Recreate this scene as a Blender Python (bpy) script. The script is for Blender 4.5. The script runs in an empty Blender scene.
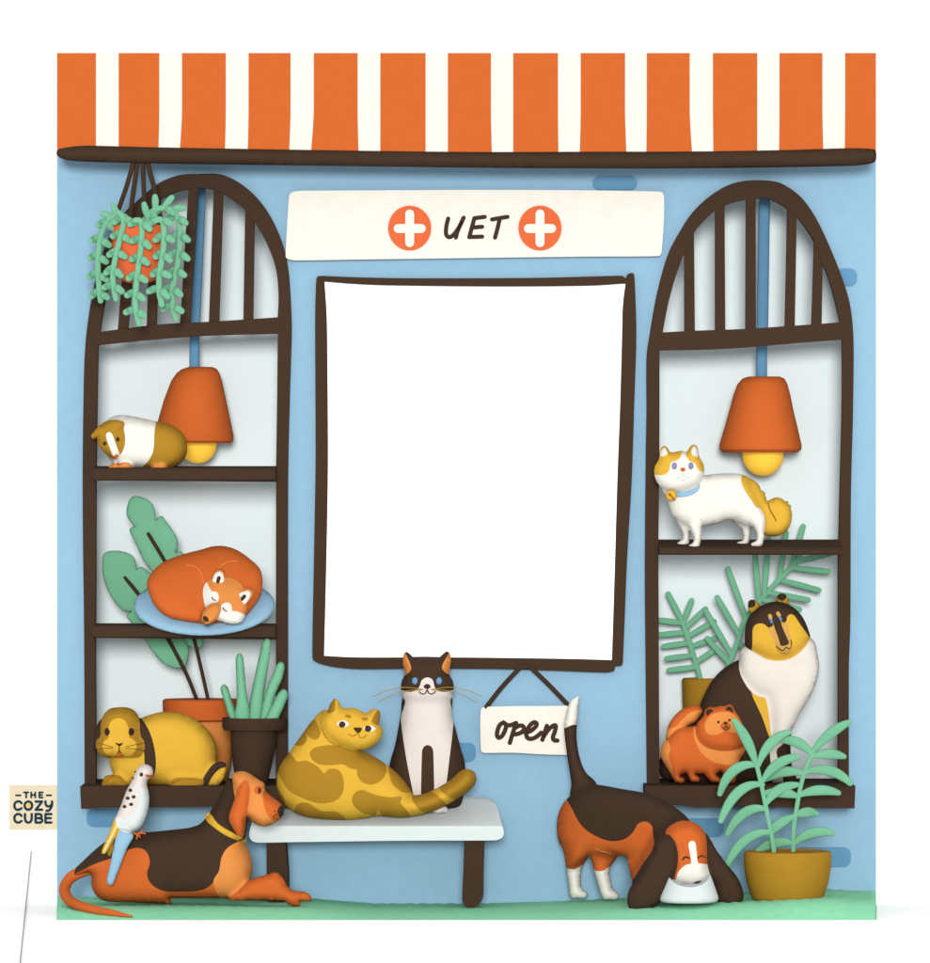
import bpy, math, random
import numpy as np
from mathutils import Vector, Matrix, kdtree
from mathutils.geometry import delaunay_2d_cdt

random.seed(7)
scene = bpy.context.scene
COL = scene.collection

# ------------------------------------------------------------------ camera
D = 24.0                 # metres from the lens to the shop front (Y = 0)
S0 = 0.0035              # metres per unit of drawing at the shop front
CZ = (905 - 481.5) * S0  # eye height above the paving
cam_d = bpy.data.cameras.new('camera')
cam = bpy.data.objects.new('camera', cam_d)
COL.objects.link(cam)
cam.location = (0, -D, CZ)
cam.rotation_euler = (math.radians(90), 0, 0)
cam_d.sensor_fit = 'VERTICAL'
cam_d.sensor_height = 24
cam_d.lens = 24 * D / (963 * S0)
cam_d.clip_start = 0.5
cam_d.clip_end = 60000
scene.camera = cam

# ------------------------------------------------------------------ sky and sun (bright overcast)
SUN_EL, SUN_AZ = math.radians(6), math.radians(0)      # azimuth off the shop's front axis
world = bpy.data.worlds.new('World')
scene.world = world
world.use_nodes = True
nt = world.node_tree
nt.nodes.clear()
sky = nt.nodes.new('ShaderNodeTexSky')
sky.sky_type = 'NISHITA'
sky.sun_disc = False
sky.sun_elevation = SUN_EL
sky.sun_rotation = math.radians(180) - SUN_AZ
sky.dust_density = 4.0
hs = nt.nodes.new('ShaderNodeHueSaturation')
hs.inputs['Saturation'].default_value = 0.06
mx = nt.nodes.new('ShaderNodeMixRGB')                     # even cloud cover over the clear sky
mx.inputs[0].default_value = 0.85
mx.inputs[2].default_value = (8.0, 8.0, 8.05, 1)
bg = nt.nodes.new('ShaderNodeBackground')
bg.inputs['Strength'].default_value = 0.086
wo = nt.nodes.new('ShaderNodeOutputWorld')
nt.links.new(sky.outputs[0], hs.inputs['Color'])
nt.links.new(hs.outputs[0], mx.inputs[1])
nt.links.new(mx.outputs[0], bg.inputs['Color'])
nt.links.new(bg.outputs[0], wo.inputs['Surface'])

sun_d = bpy.data.lights.new('sun', 'SUN')
sun_d.energy = 2.2
sun_d.angle = math.radians(10)
sun_d.color = (1.0, 0.98, 0.95)
sun = bpy.data.objects.new('sun', sun_d)
COL.objects.link(sun)
sun.location = (1, -8, 8)
sun.rotation_euler = (math.radians(90) - SUN_EL, 0, SUN_AZ)

scene.render.engine = 'CYCLES'
scene.view_settings.view_transform = 'Standard'
scene.view_settings.look = 'None'
scene.view_settings.gamma = 1
scene.view_settings.use_curve_mapping = False
scene.view_settings.exposure = 0.85
scene.cycles.max_bounces = 8
scene.cycles.diffuse_bounces = 5

# ------------------------------------------------------------------ drawing units -> metres
def sc(Y): return S0 * (D + Y) / D
def W(px, py, Y=0.0):
    s = sc(Y)
    return Vector(((px - 465) * s, Y, CZ + (481.5 - py) * s))

VIEWS = {'A': (40, 140, 3.5769), 'B': (80, 330, 4.2273), 'C': (80, 480, 4.2273), 'D': (70, 620, 3.875),
         'E': (0, 740, 4.3184), 'F': (180, 740, 5.0684), 'G': (260, 640, 3.875), 'H': (460, 640, 3.1),
         'I': (630, 420, 3.875), 'J': (630, 560, 3.875), 'K': (640, 690, 3.875), 'L': (630, 160, 3.72),
         'M': (280, 170, 2.325), 'N': (40, 40, 2.1628), 'O': (460, 40, 2.1628), 'P': (300, 260, 2.5833),
         'Q': (300, 460, 2.5833), 'R': (640, 690, 7.75), 'S': (720, 590, 7.75), 'T': (370, 640, 7.1538),
         'U': (640, 430, 5.8125), 'V': (60, 840, 3.5769), 'Wd': (240, 780, 3.3214), 'X': (610, 800, 6.2),
         'Y': (470, 690, 7.1538), 'Z': (80, 690, 5.8125), 'a': (190, 570, 10.333), 'b': (80, 400, 7.75),
         'c': (0, 770, 13.286), 'px': (0, 0, 1.0)}
def P(code, pts):
    ox, oy, k = VIEWS[code]
    return [((p[0] / k + ox), (p[1] / k + oy)) + tuple(p[2:]) for p in pts]
def ell(code, cx, cy, rx, ry, rot=0, n=26):
    r = math.radians(rot)
    out = []
    for i in range(n):
        a = 2 * math.pi * i / n
        x, y = rx * math.cos(a), ry * math.sin(a)
        out.append((cx + x * math.cos(r) - y * math.sin(r), cy + x * math.sin(r) + y * math.cos(r)))
    return P(code, out)
def cap(code, p0, p1, w, n=7):
    a = math.atan2(p1[1] - p0[1], p1[0] - p0[0])
    out = []
    for i in range(n):
        t = a + math.pi / 2 + math.pi * i / (n - 1)
        out.append((p0[0] + w / 2 * math.cos(t), p0[1] + w / 2 * math.sin(t)))
    for i in range(n):
        t = a - math.pi / 2 + math.pi * i / (n - 1)
        out.append((p1[0] + w / 2 * math.cos(t), p1[1] + w / 2 * math.sin(t)))
    return P(code, out)
def rrect(x0, y0, x1, y1, r, n=5):
    out = []
    for cx, cy, a0 in ((x1 - r, y0 + r, -90), (x1 - r, y1 - r, 0), (x0 + r, y1 - r, 90), (x0 + r, y0 + r, 180)):
        for i in range(n):
            a = math.radians(a0 + 90 * i / (n - 1))
            out.append((cx + r * math.cos(a), cy + r * math.sin(a)))
    return out

def cr(p0, p1, p2, p3, t):
    def f(a, b, c, d):
        return 0.5 * (2 * b + (c - a) * t + (2 * a - 5 * b + 4 * c - d) * t * t + (3 * b - a - 3 * c + d) * t ** 3)
    return tuple(f(*q) for q in zip(p0, p1, p2, p3))
def smooth_closed(pts, step=2.0):
    n = len(pts)
    corner = [len(p) > 2 and p[2] for p in pts]
    q = [(p[0], p[1]) for p in pts]
    out = []
    for i in range(n):
        p1, p2 = q[i], q[(i + 1) % n]
        p0 = p1 if corner[i] else q[i - 1]
        p3 = p2 if corner[(i + 1) % n] else q[(i + 2) % n]
        # damp tangents for very uneven spacing
        L = math.dist(p1, p2)
        if L < 1e-6: continue
        def lim(a, b):
            d = math.dist(a, b)
            if d > 1.6 * L: k = 1.6 * L / d; return (b[0] + (a[0] - b[0]) * k, b[1] + (a[1] - b[1]) * k)
            return a
        p0, p3 = lim(p0, p1), lim(p3, p2)
        m = max(1, int(math.ceil(L / step)))
        for j in range(m): out.append(cr(p0, p1, p2, p3, j / m))
    return out
def smooth_open(pts, step=1.5):
    q = [tuple(float(v) for v in p) for p in pts]
    if len(q) == 1: return q
    out = []
    for i in range(len(q) - 1):
        p1, p2 = q[i], q[i + 1]
        p0 = q[i - 1] if i else tuple(2 * a - b for a, b in zip(p1, p2))
        p3 = q[i + 2] if i + 2 < len(q) else tuple(2 * b - a for a, b in zip(p1, p2))
        L = math.dist(p1[:2], p2[:2])
        m = max(1, int(math.ceil(L / step)))
        for j in range(m): out.append(cr(p0, p1, p2, p3, j / m))
    out.append(q[-1])
    return out

# ------------------------------------------------------------------ materials
K = 0.462                # share of the drawn brightness that is the surface's own colour
def lin(c):
    c /= 255.0
    return c / 12.92 if c <= 0.04045 else ((c + 0.055) / 1.055) ** 2.4
MATS = {}
def mat(name, rgb, rough=0.85, spec=0.05, vary=0.025, bump=0.06, scale=22, k=None):
    if name in MATS: return MATS[name]
    m = bpy.data.materials.new(name)
    m.use_nodes = True
    t = m.node_tree
    b = t.nodes['Principled BSDF']
    b.inputs['Roughness'].default_value = rough
    b.inputs['Specular IOR Level'].default_value = spec
    kk = K if k is None else k
    base = [min(0.95, lin(v) * kk) for v in rgb]
    tc = t.nodes.new('ShaderNodeTexCoord')
    no = t.nodes.new('ShaderNodeTexNoise')
    no.inputs['Scale'].default_value = scale
    no.inputs['Detail'].default_value = 4
    rp = t.nodes.new('ShaderNodeValToRGB')
    rp.color_ramp.elements[0].position = 0.3
    rp.color_ramp.elements[1].position = 0.7
    rp.color_ramp.elements[0].color = [v * (1 - vary) for v in base] + [1]
    rp.color_ramp.elements[1].color = [min(0.97, v * (1 + vary)) for v in base] + [1]
    t.links.new(tc.outputs['Object'], no.inputs['Vector'])
    t.links.new(no.outputs[0], rp.inputs[0])
    t.links.new(rp.outputs[0], b.inputs['Base Color'])
    if bump:
        n2 = t.nodes.new('ShaderNodeTexNoise')
        n2.inputs['Scale'].default_value = scale * 9
        n2.inputs['Detail'].default_value = 3
        bp = t.nodes.new('ShaderNodeBump')
        bp.inputs['Strength'].default_value = bump
        bp.inputs['Distance'].default_value = 0.01
        t.links.new(tc.outputs['Object'], n2.inputs['Vector'])
        t.links.new(n2.outputs[0], bp.inputs['Height'])
        t.links.new(bp.outputs[0], b.inputs['Normal'])
    MATS[name] = m
    return m

C = {}
for nm, rgb in dict(
    orange=(222, 110, 49), cream=(254, 250, 240), brown=(72, 54, 41), wall_blue=(158, 201, 229),
    brick_blue=(108, 162, 200), pale=(230, 239, 240), green=(127, 197, 158), coral=(243, 115, 66),
    apricot=(242, 153, 78), mustard=(184, 138, 42), yellow=(237, 187, 64), pink_white=(240, 230, 224),
    ivory=(244, 237, 227), tan=(226, 173, 90), violet=(144, 146, 196), tag=(241, 226, 195),
    navy=(28, 62, 80), gold=(255, 205, 125), plum=(62, 40, 45), grey=(205, 200, 200), straw=(250, 225, 150),
    soil=(74, 57, 44), mist=(216, 230, 234), whisker=(190, 150, 60), ochre=(150, 110, 35), white=(255, 255, 255)).items():
    C[nm] = mat(nm, rgb)
C['pane'] = mat('pale_glass', (234, 246, 249), rough=0.55, spec=0.15, vary=0.0, bump=0, k=0.54)
C['liner'] = mat('window_reveal', (236, 245, 246), k=0.85)
C['paving'] = mat('white_paving', (255, 255, 255), k=0.95, vary=0.0, bump=0.0)
C['panel'] = mat('white_panel', (255, 255, 255), k=0.94, vary=0.0, bump=0.0)
C['grass'] = mat('grass', (125, 193, 155), vary=0.05, bump=0.25, scale=30, k=0.98)
C['seat'] = mat('bench_paint', (230, 239, 240), k=0.485)
C['side'] = mat('white_bounce_wall', (255, 255, 255), k=0.85)  # unseen sides made white to bounce light onto the paving beside the shop
C['glow'] = mat('bulb_glass', (237, 187, 64), k=0.6)
_b = C['glow'].node_tree.nodes['Principled BSDF']
_b.inputs['Emission Color'].default_value = (lin(237), lin(187), lin(64), 1)
_b.inputs['Emission Strength'].default_value = 0.22

# ------------------------------------------------------------------ objects
def link(name, verts, faces, mats, fmat=None, root=None, parent=None, label=None, smooth=True, sharp=None):
    me = bpy.data.meshes.new(name)
    off = root.location if root is not None else Vector((0, 0, 0))
    me.from_pydata([Vector(v) - off for v in verts], [], faces)
    for m in mats: me.materials.append(m)
    if fmat is not None: me.polygons.foreach_set('material_index', fmat)
    if smooth: me.polygons.foreach_set('use_smooth', [True] * len(me.polygons))
    me.update()
    if sharp: me.set_sharp_from_angle(angle=math.radians(sharp))
    o = bpy.data.objects.new(name, me)
    COL.objects.link(o)
    p = parent if parent is not None else root
    if p is not None: o.parent = p
    if label: o['label'] = label
    return o
def thing(name, label, cat, loc, group=None):
    o = bpy.data.objects.new(name, None)
    o.empty_display_size = 0.1
    COL.objects.link(o)
    o.location = loc
    o['label'] = label
    o['category'] = cat
    if group: o['group'] = group
    return o
def tag(o, label, cat, group=None):
    o['label'] = label
    o['category'] = cat
    if group: o['group'] = group
    return o

def inside(poly, pts):
    x, y = pts[:, 0][:, None], pts[:, 1][:, None]
    a = np.array(poly); b = np.roll(a, -1, 0)
    ax, ay, bx, by = a[:, 0], a[:, 1], b[:, 0], b[:, 1]
    dy = np.where(np.abs(by - ay) < 1e-12, 1e-12, by - ay)
    c = ((ay > y) != (by > y)) & (x < (bx - ax) * (y - ay) / dy + ax)
    return (c.sum(1) % 2) == 1
def dist(poly, pts):
    a = np.array(poly); b = np.roll(a, -1, 0)
    d = b - a
    L = np.maximum((d ** 2).sum(1), 1e-12)
    out = np.empty(len(pts))
    for i in range(0, len(pts), 1500):
        p = pts[i:i + 1500]
        t = np.clip(((p[:, None, :] - a) * d).sum(2) / L, 0, 1)
        q = a + t[..., None] * d
        out[i:i + 1500] = np.sqrt(((p[:, None, :] - q) ** 2).sum(2)).min(1)
    return out

class Part:
    """one rounded mass of a body: outline o, half depth t, forward offset f (drawing units), colour c, markings p"""
    def __init__(s, o, t, c, f=0.0, p=(), gx=0.0, gy=0.0, x0=None, y0=None, tb=None, sm=True, flat=None):
        s.o = smooth_closed(o) if sm else [q[:2] for q in o]
        s.t, s.c, s.f, s.gx, s.gy = t, c, f, gx, gy
        s.tb = t if tb is None else tb
        s.p = [(smooth_closed(q), k) for q, k in p]
        a = np.array(s.o)
        s.x0 = a[:, 0].mean() if x0 is None else x0
        s.y0 = a[:, 1].mean() if y0 is None else y0
        s.flat = flat        # rim radius in drawing units: a slab with a rounded rim instead of a dome

def body(name, parts, Y, root=None, parent=None, on=None, label=None, h=None, lift=0.5, relax=4):
    allp = np.array([q for p in parts for q in p.o])
    lo, hi = allp.min(0), allp.max(0)
    size = max(hi - lo)
    if h is None: h = min(2.6, max(0.6, size / 46))
    verts, edges = [], []
    def loop(o):
        n0 = len(verts)
        verts.extend(o)
        edges.extend((n0 + i, n0 + (i + 1) % len(o)) for i in range(len(o)))
    for p in parts:
        loop(p.o)
        for q, k in p.p: loop(q)
    cons = np.array(verts)
    gx, gy = [], []
    row = 0
    y = lo[1] + h / 2
    while y < hi[1]:
        x = lo[0] + (h / 2 if row % 2 else 0)
        while x < hi[0]:
            gx.append(x + random.uniform(-.06, .06) * h); gy.append(y + random.uniform(-.06, .06) * h)
            x += h
        y += h * 0.87
        row += 1
    grid = np.array([gx, gy]).T.reshape(-1, 2)
    if len(grid):
        ins = np.zeros(len(grid), bool)
        for p in parts: ins |= inside(p.o, grid)
        grid = grid[ins]
    if len(grid):
        keep = np.ones(len(grid), bool)
        for i in range(0, len(grid), 800):
            d2 = ((grid[i:i + 800, None, :] - cons) ** 2).sum(2).min(1)
            keep[i:i + 800] = d2 > (0.45 * h) ** 2
        verts.extend(map(tuple, grid[keep]))
    vs, es, fs, *_ = delaunay_2d_cdt([Vector((v[0], -v[1])) for v in verts], edges, [], 0, 1e-4)
    xy = np.array([(v.x, -v.y) for v in vs])
    F = np.array([f for f in fs if len(f) == 3])
    cen = xy[F].mean(1)
    own = -np.ones(len(F), int)
    for i, p in enumerate(parts): own[inside(p.o, cen)] = i
    ok = own >= 0
    F, cen, own = F[ok], cen[ok], own[ok]
    v1, v2, v3 = xy[F[:, 0]], xy[F[:, 1]], xy[F[:, 2]]
    # colours
    names = []
    def ci(k):
        if k not in names: names.append(k)
        return names.index(k)
    fm = np.array([ci(parts[o].c) for o in own])
    for i, p in enumerate(parts):
        sel = np.where(own == i)[0]
        for q, k in p.p:
            if len(sel): 
                hit = sel[inside(q, cen[sel])]
                fm[hit] = ci(k)
    # depths
    used = np.unique(F)
    remap = -np.ones(len(xy), int); remap[used] = np.arange(len(used))
    xy = xy[used]; F = remap[F]
    n = len(xy)
    front = np.full(n, -1e9); back = np.full(n, 1e9)
    for p in parts:
        d = dist(p.o, xy)
        ins = inside(p.o, xy) | (d < 0.02)
        if not ins.any(): continue
        R = p.flat if p.flat else max(d[ins].max(), 1e-3)
        pr = np.sqrt(np.maximum(0, 1 - (1 - np.clip(d / R, 0, 1)) ** 3.5))
        f0 = p.f + p.gx * (xy[:, 0] - p.x0) + p.gy * (xy[:, 1] - p.y0)
        front = np.where(ins, np.maximum(front, f0 + p.t * pr), front)
        back = np.where(ins, np.minimum(back, f0 - p.tb * pr), back)
    bad = front < -1e8
    front[bad] = 0; back[bad] = 0
    cnt = {}
    for f in F:
        for a, b in ((f[0], f[1]), (f[1], f[2]), (f[2], f[0])):
            k = (min(a, b), max(a, b)); cnt[k] = cnt.get(k, 0) + 1
    rim = np.zeros(n, bool)
    for (a, b), c_ in cnt.items():
        if c_ == 1: rim[a] = rim[b] = True
    mid = (front + back) / 2
    front[rim] = mid[rim]; back[rim] = mid[rim]
    E = np.array(list(cnt.keys()))
    deg = np.bincount(E.ravel(), minlength=n)
    if on is None:
        for _ in range(relax):
            for arr in (front, back):
                acc = np.zeros(n)
                np.add.at(acc, E[:, 0], arr[E[:, 1]]); np.add.at(acc, E[:, 1], arr[E[:, 0]])
                new = 0.5 * arr + 0.5 * acc / np.maximum(deg, 1)
                arr[~rim] = new[~rim]
    else:
        hb = np.array([on.h(a, b) for a, b in xy])
        front = hb + lift * 0.4 + (front - back) / 2
        back = hb - 1.2
        rim[:] = False
    s = sc(Y)
    V3 = [((x - 465) * s, Y - fr * s, CZ + (481.5 - yy) * s) for (x, yy), fr in zip(xy, front)]
    bi = np.arange(n)
    for i in range(n):
        if not rim[i]:
            bi[i] = len(V3)
            V3.append((V3[i][0], Y - back[i] * s, V3[i][2]))
    faces = [tuple(int(a) for a in f) for f in F] + [tuple(int(bi[a]) for a in f[::-1]) for f in F]
    fmat = list(map(int, fm)) * 2
    if on is not None:
        for f in F:
            for a, b in ((f[0], f[1]), (f[1], f[2]), (f[2], f[0])):
                if cnt[(min(a, b), max(a, b))] == 1:
                    faces.append((int(b), int(a), int(bi[a]), int(bi[b])))
                    fmat.append(int(fm[0]))
    o = link(name, V3, faces, [C[k] for k in names], fmat, root, parent, label, sharp=60 if on is not None else None)
    kd = kdtree.KDTree(n)
    for i, (a, b) in enumerate(xy): kd.insert((a, b, 0), i)
    kd.balance()
    class Surf: pass
    r = Surf()
    r.obj, r.Y = o, Y
    def hh(x, y):
        num = den = 0
        for co, i, d in kd.find_n((x, y, 0), 3):
            w = 1 / (d + 1e-3); num += w * front[i]; den += w
        return num / den
    r.h = hh
    return r

def sweep(acc, pts, rad, Y, flat=1.0, f=0.0, seg=10, step=1.5, round_ends=True, on=None, lift=0.3):
    """a tube along pts (x, y[, forward]) in drawing units, added to acc = (verts, faces)"""
    V, Fc = acc
    n_in = len(pts)
    rl = rad if isinstance(rad, (list, tuple)) else [rad] * n_in
    q = [(p[0], p[1], (p[2] if len(p) > 2 else 0.0), r) for p, r in zip(pts, rl)]
    q = smooth_open(q, step)
    q = [(a, b, c, max(r, 0.05)) for a, b, c, r in q]
    rings = []
    m = len(q)
    tang = []
    for i in range(m):
        a, b = q[max(0, i - 1)], q[min(m - 1, i + 1)]
        dx, dy = b[0] - a[0], b[1] - a[1]
        L = math.hypot(dx, dy) or 1
        tang.append((dx / L, dy / L))
    if round_ends:
        for a in (80, 55, 28):
            t = math.radians(a); r = q[0][3]
            rings.append((q[0][0] - tang[0][0] * r * math.sin(t), q[0][1] - tang[0][1] * r * math.sin(t), q[0][2], r * math.cos(t), tang[0]))
    for p, t in zip(q, tang): rings.append((*p, t))
    if round_ends:
        for a in (28, 55, 80):
            t = math.radians(a); r = q[-1][3]
            rings.append((q[-1][0] + tang[-1][0] * r * math.sin(t), q[-1][1] + tang[-1][1] * r * math.sin(t), q[-1][2], r * math.cos(t), tang[-1]))
    s = sc(Y)
    n0 = len(V)
    for x, y, fo, r, (tx, ty) in rings:
        nx, ny = -ty, tx
        if on is not None: fo = on.h(x, y) + lift
        for k in range(seg):
            a = 2 * math.pi * k / seg
            u, w = r * math.cos(a), r * flat * math.sin(a)
            V.append(((x + nx * u - 465) * s, Y - (f + fo + w) * s, CZ + (481.5 - (y + ny * u)) * s))
    for i in range(len(rings) - 1):
        for k in range(seg):
            a, b = n0 + i * seg + k, n0 + i * seg + (k + 1) % seg
            Fc.append((a, a + seg, b + seg, b))
    Fc.append(tuple(n0 + k for k in range(seg)))
    e = n0 + (len(rings) - 1) * seg
    Fc.append(tuple(e + k for k in range(seg))[::-1])
    return acc
def strokes(name, lines, w, color, Y, root=None, parent=None, flat=1.0, f=0.0, on=None, label=None, lift=0.2, step=1.5):
    acc = ([], [])
    for l in lines: sweep(acc, l, w / 2, Y, flat, f, on=on, lift=lift, step=step)
    return link(name, *acc, [C[color]], None, root, parent, label)

def lathe(name, prof, cx, Y, color, root=None, parent=None, seg=48, squash=1.0, label=None, sharp=40):
    """prof: (row, half width[, centre shift]); rings round a vertical axis"""
    V, Fc = [], []
    s = sc(Y)
    for p in prof:
        dx = p[2] if len(p) > 2 else 0
        for k in range(seg):
            a = 2 * math.pi * k / seg
            V.append(((cx + dx - 465 + p[1] * math.cos(a)) * s, Y - p[1] * squash * math.sin(a) * s, CZ + (481.5 - p[0]) * s))
    for i in range(len(prof) - 1):
        for k in range(seg):
            a, b = i * seg + k, i * seg + (k + 1) % seg
            Fc.append((a, a + seg, b + seg, b))
    Fc.append(tuple(range(seg)))
    e = (len(prof) - 1) * seg
    Fc.append(tuple(e + k for k in range(seg))[::-1])
    return link(name, V, Fc, [C[color]], None, root, parent, label, sharp=sharp)

def slab(name, outer, holes, Yf, Yb, mats, root=None, parent=None, hole_mat=0, label=None, ref=None, sm=True, bevel=0.0):
    """a flat board cut to an outline, front face at Yf, back at Yb; drawn at the scale of ref (default Yf)"""
    o = smooth_closed(outer) if sm else [q[:2] for q in outer]
    hs_ = [smooth_closed(q) if sm else [r[:2] for r in q] for q in holes]
    vs, ed = [], []
    for l in [o] + hs_:
        n0 = len(vs); vs += l
        ed += [(n0 + i, n0 + (i + 1) % len(l)) for i in range(len(l))]
    a, b, fs, *_ = delaunay_2d_cdt([Vector((v[0], -v[1])) for v in vs], ed, [], 0, 1e-4)
    xy = np.array([(v.x, -v.y) for v in a])
    F = np.array([f for f in fs if len(f) == 3])
    cen = xy[F].mean(1)
    ok = inside(o, cen)
    for l in hs_: ok &= ~inside(l, cen)
    F = F[ok]
    ref = Yf if ref is None else ref
    s = sc(ref)
    n = len(xy)
    V = [((x - 465) * s, Yf, CZ + (481.5 - y) * s) for x, y in xy] + [((x - 465) * s, Yb, CZ + (481.5 - y) * s) for x, y in xy]
    faces = [tuple(int(i) for i in f) for f in F] + [tuple(int(i) + n for i in f[::-1]) for f in F]
    fm = [0] * len(faces)
    cnt = {}
    for f in F:
        for p, q in ((f[0], f[1]), (f[1], f[2]), (f[2], f[0])): cnt[(p, q)] = 1
    hp = np.array([q for l in hs_ for q in l]) if hs_ else None
    for p, q in list(cnt):
        if (q, p) not in cnt:
            faces.append((int(q), int(p), int(p) + n, int(q) + n))
            m = 0
            if hp is not None:
                mid = (xy[p] + xy[q]) / 2
                if ((hp - mid) ** 2).sum(1).min() < ((np.array(o) - mid) ** 2).sum(1).min(): m = hole_mat
            fm.append(m)
    ob = link(name, V, faces, [C[k] for k in mats], fm, root, parent, label, smooth=False)
    if bevel:
        bv = ob.modifiers.new('bevel', 'BEVEL')
        bv.width = bevel; bv.segments = 2; bv.limit_method = 'ANGLE'; bv.angle_limit = math.radians(50)
    return ob
def box(name, x0, x1, y0, y1, z0, z1, color, root=None, parent=None, label=None, bevel=0):
    V = [(x, y, z) for x in (x0, x1) for y in (y0, y1) for z in (z0, z1)]
    Fc = [(0, 1, 3, 2), (4, 6, 7, 5), (0, 4, 5, 1), (2, 3, 7, 6), (0, 2, 6, 4), (1, 5, 7, 3)]
    ob = link(name, V, Fc, [C[color]], None, root, parent, label, smooth=False)
    if bevel:
        bv = ob.modifiers.new('bevel', 'BEVEL'); bv.width = bevel; bv.segments = 2
    return ob

# ------------------------------------------------------------------ ground and lawn
g = link('ground', [(-20000, -20000, 0), (20000, -20000, 0), (20000, 20000, 0), (-20000, 20000, 0)], [(0, 1, 2, 3)], [C['paving']], smooth=False)
g['kind'] = 'structure'
ROWS = [(57, 897), (200, 897), (310, 898), (345, 901), (385, 904), (440, 904.5), (490, 903), (560, 901), (620, 898), (700, 894), (760, 892), (790, 889.5), (830, 889), (850, 890.5), (876, 891)]
def lawn_z(px):
    return max(0.006, (905 - float(np.interp(px, [r[0] for r in ROWS], [r[1] for r in ROWS]))) * S0)
V, Fc = [], []
ys = [0.0, -0.1, -0.25, -0.4, -0.55, -0.60, -0.66, -0.70, -0.75, -0.785, -0.82]
dr = [1, 1, 1, 1, 1, 0.97, .86, .70, .45, .22, 0.0]
xs = np.linspace(57, 876, 140)
for yy, k in zip(ys, dr):
    for x in xs:
        z = lawn_z(x) * k + (0.0012 * math.sin(x * 1.7 + yy * 40) + 0.001 * math.sin(x * .6 - yy * 25)) * k
        V.append(((x - 465) * sc(yy), yy, max(z, 0.0)))
nx = len(xs)
for i in range(len(ys) - 1):
    for j in range(nx - 1):
        Fc.append((i * nx + j, (i + 1) * nx + j, (i + 1) * nx + j + 1, i * nx + j + 1))
for i in range(len(ys)):          # skirts to the paving at both ends
    pass
for e in (0, nx - 1):
    n0 = len(V)
    for i in range(len(ys)):
        v = V[i * nx + e]; V.append((v[0], v[1], -0.01))
    for i in range(len(ys) - 1):
        q = (i * nx + e, n0 + i, n0 + i + 1, (i + 1) * nx + e)
        Fc.append(q if e == 0 else q[::-1])
lawn = link('lawn', V, Fc, [C['grass']])
lawn['kind'] = 'structure'

# ------------------------------------------------------------------ the shop
shop = thing('vet_shop', 'pale blue clinic shopfront with two tall arched brown windows', 'shop', (0, 0, 0))
winL_out = P('A', [(155, 930), (160, 760), (175, 620), (205, 470), (245, 350), (300, 262), (350, 215), (400, 172), (440, 146), (500, 125), (570, 121), (640, 122), (700, 145), (760, 190), (810, 250), (850, 325), (876, 400), (890, 480), (898, 600), (900, 690), (893, 930)]) + \
    P('px', [(288, 480), (288, 640), (288, 790, 1), (84.5, 790, 1), (84, 640), (82.8, 540), (82.5, 470)])
archL_in = P('A', [(214, 686, 1), (226, 610), (250, 500), (290, 390), (340, 300), (400, 235), (460, 195), (530, 175), (590, 172), (640, 185), (700, 222), (740, 257), (790, 330), (828, 410), (847, 480), (853, 560), (850, 634, 1), (730, 642), (600, 650), (420, 660)])
def rect_hole(a, b, c, d): return [(*a, 1), (*b, 1), (*c, 1), (*d, 1)]
holesL = [archL_in,
          [(98, 345, 1), (152, 339.5), (208, 335.5), (277.7, 333.5, 1), (277, 400), (276, 466, 1), (96, 466, 1), (97, 400)],
          rect_hole((96, 480.5), (276, 482), (275.8, 624), (95.5, 623.5)),
          rect_hole((95.3, 638), (275.8, 639.5), (275.8, 784), (96, 784))]
winR_out = P('L', [(62, 930), (62, 740), (75, 640), (100, 500), (140, 355), (190, 258), (240, 186), (310, 125), (380, 88), (455, 75), (540, 80), (590, 102), (640, 142), (690, 212), (740, 315), (790, 440), (820, 545), (832, 680), (830, 930)]) + \
    P('px', [(853, 420), (851, 500), (850.5, 620), (849, 670), (849, 790, 1), (647, 790, 1), (645.5, 640), (645, 560), (646, 450)])
archR_in = P('L', [(122, 641, 1), (140, 545), (165, 450), (200, 352), (240, 268), (280, 222), (318, 188), (370, 162), (432, 146), (470, 142), (520, 145), (586, 180), (640, 232), (686, 305), (720, 390), (752, 480), (782, 603, 1), (700, 610), (580, 618), (430, 628), (240, 635)])
holesR = [archR_in,
          P('L', [(110, 708, 1), (330, 703), (510, 690), (650, 678), (790, 668, 1)]) + [(842.5, 400), (840.5, 480), (839, 539.5, 1), (658.5, 539.5, 1), (659.5, 450)],
          rect_hole((658.5, 555), (838.5, 553.5), (838.5, 783), (659.5, 783))]
def grow(loop, k):        # shrink / grow a smooth loop about itself
    q = np.array(smooth_closed(loop, 4.0))
    a = np.roll(q, 1, 0); b = np.roll(q, -1, 0)
    t = b - a; t /= np.maximum(np.linalg.norm(t, axis=1), 1e-9)[:, None]
    nrm = np.stack([t[:, 1], -t[:, 0]], 1)
    area = 0.5 * np.sum(q[:, 0] * b[:, 1] - b[:, 0] * q[:, 1])
    if area < 0: nrm = -nrm
    return [tuple(v) for v in q + nrm * k]
holeL, holeR = grow(winL_out, -6), grow(winR_out, -6)
wall_o = [(57, 54), (876, 54), (876, 905), (57, 905)]
wall = slab('wall', wall_o, [holeL, holeR], 0.0, 0.40, ['wall_blue', 'liner'], shop, None, 1, sm=False)
s = S0
box('back_building', (57 - 465) * s, (876 - 465) * s, 0.402, 1.1, 0.0, CZ + (481.5 - 54) * s, 'side', shop)
box('roof', (57 - 465) * s - .0, (876 - 465) * s + .0, 0.01, 1.12, CZ + (481.5 - 53.9) * s, CZ + (481.5 - 53.9) * s + .002, 'pale', shop)
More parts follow.
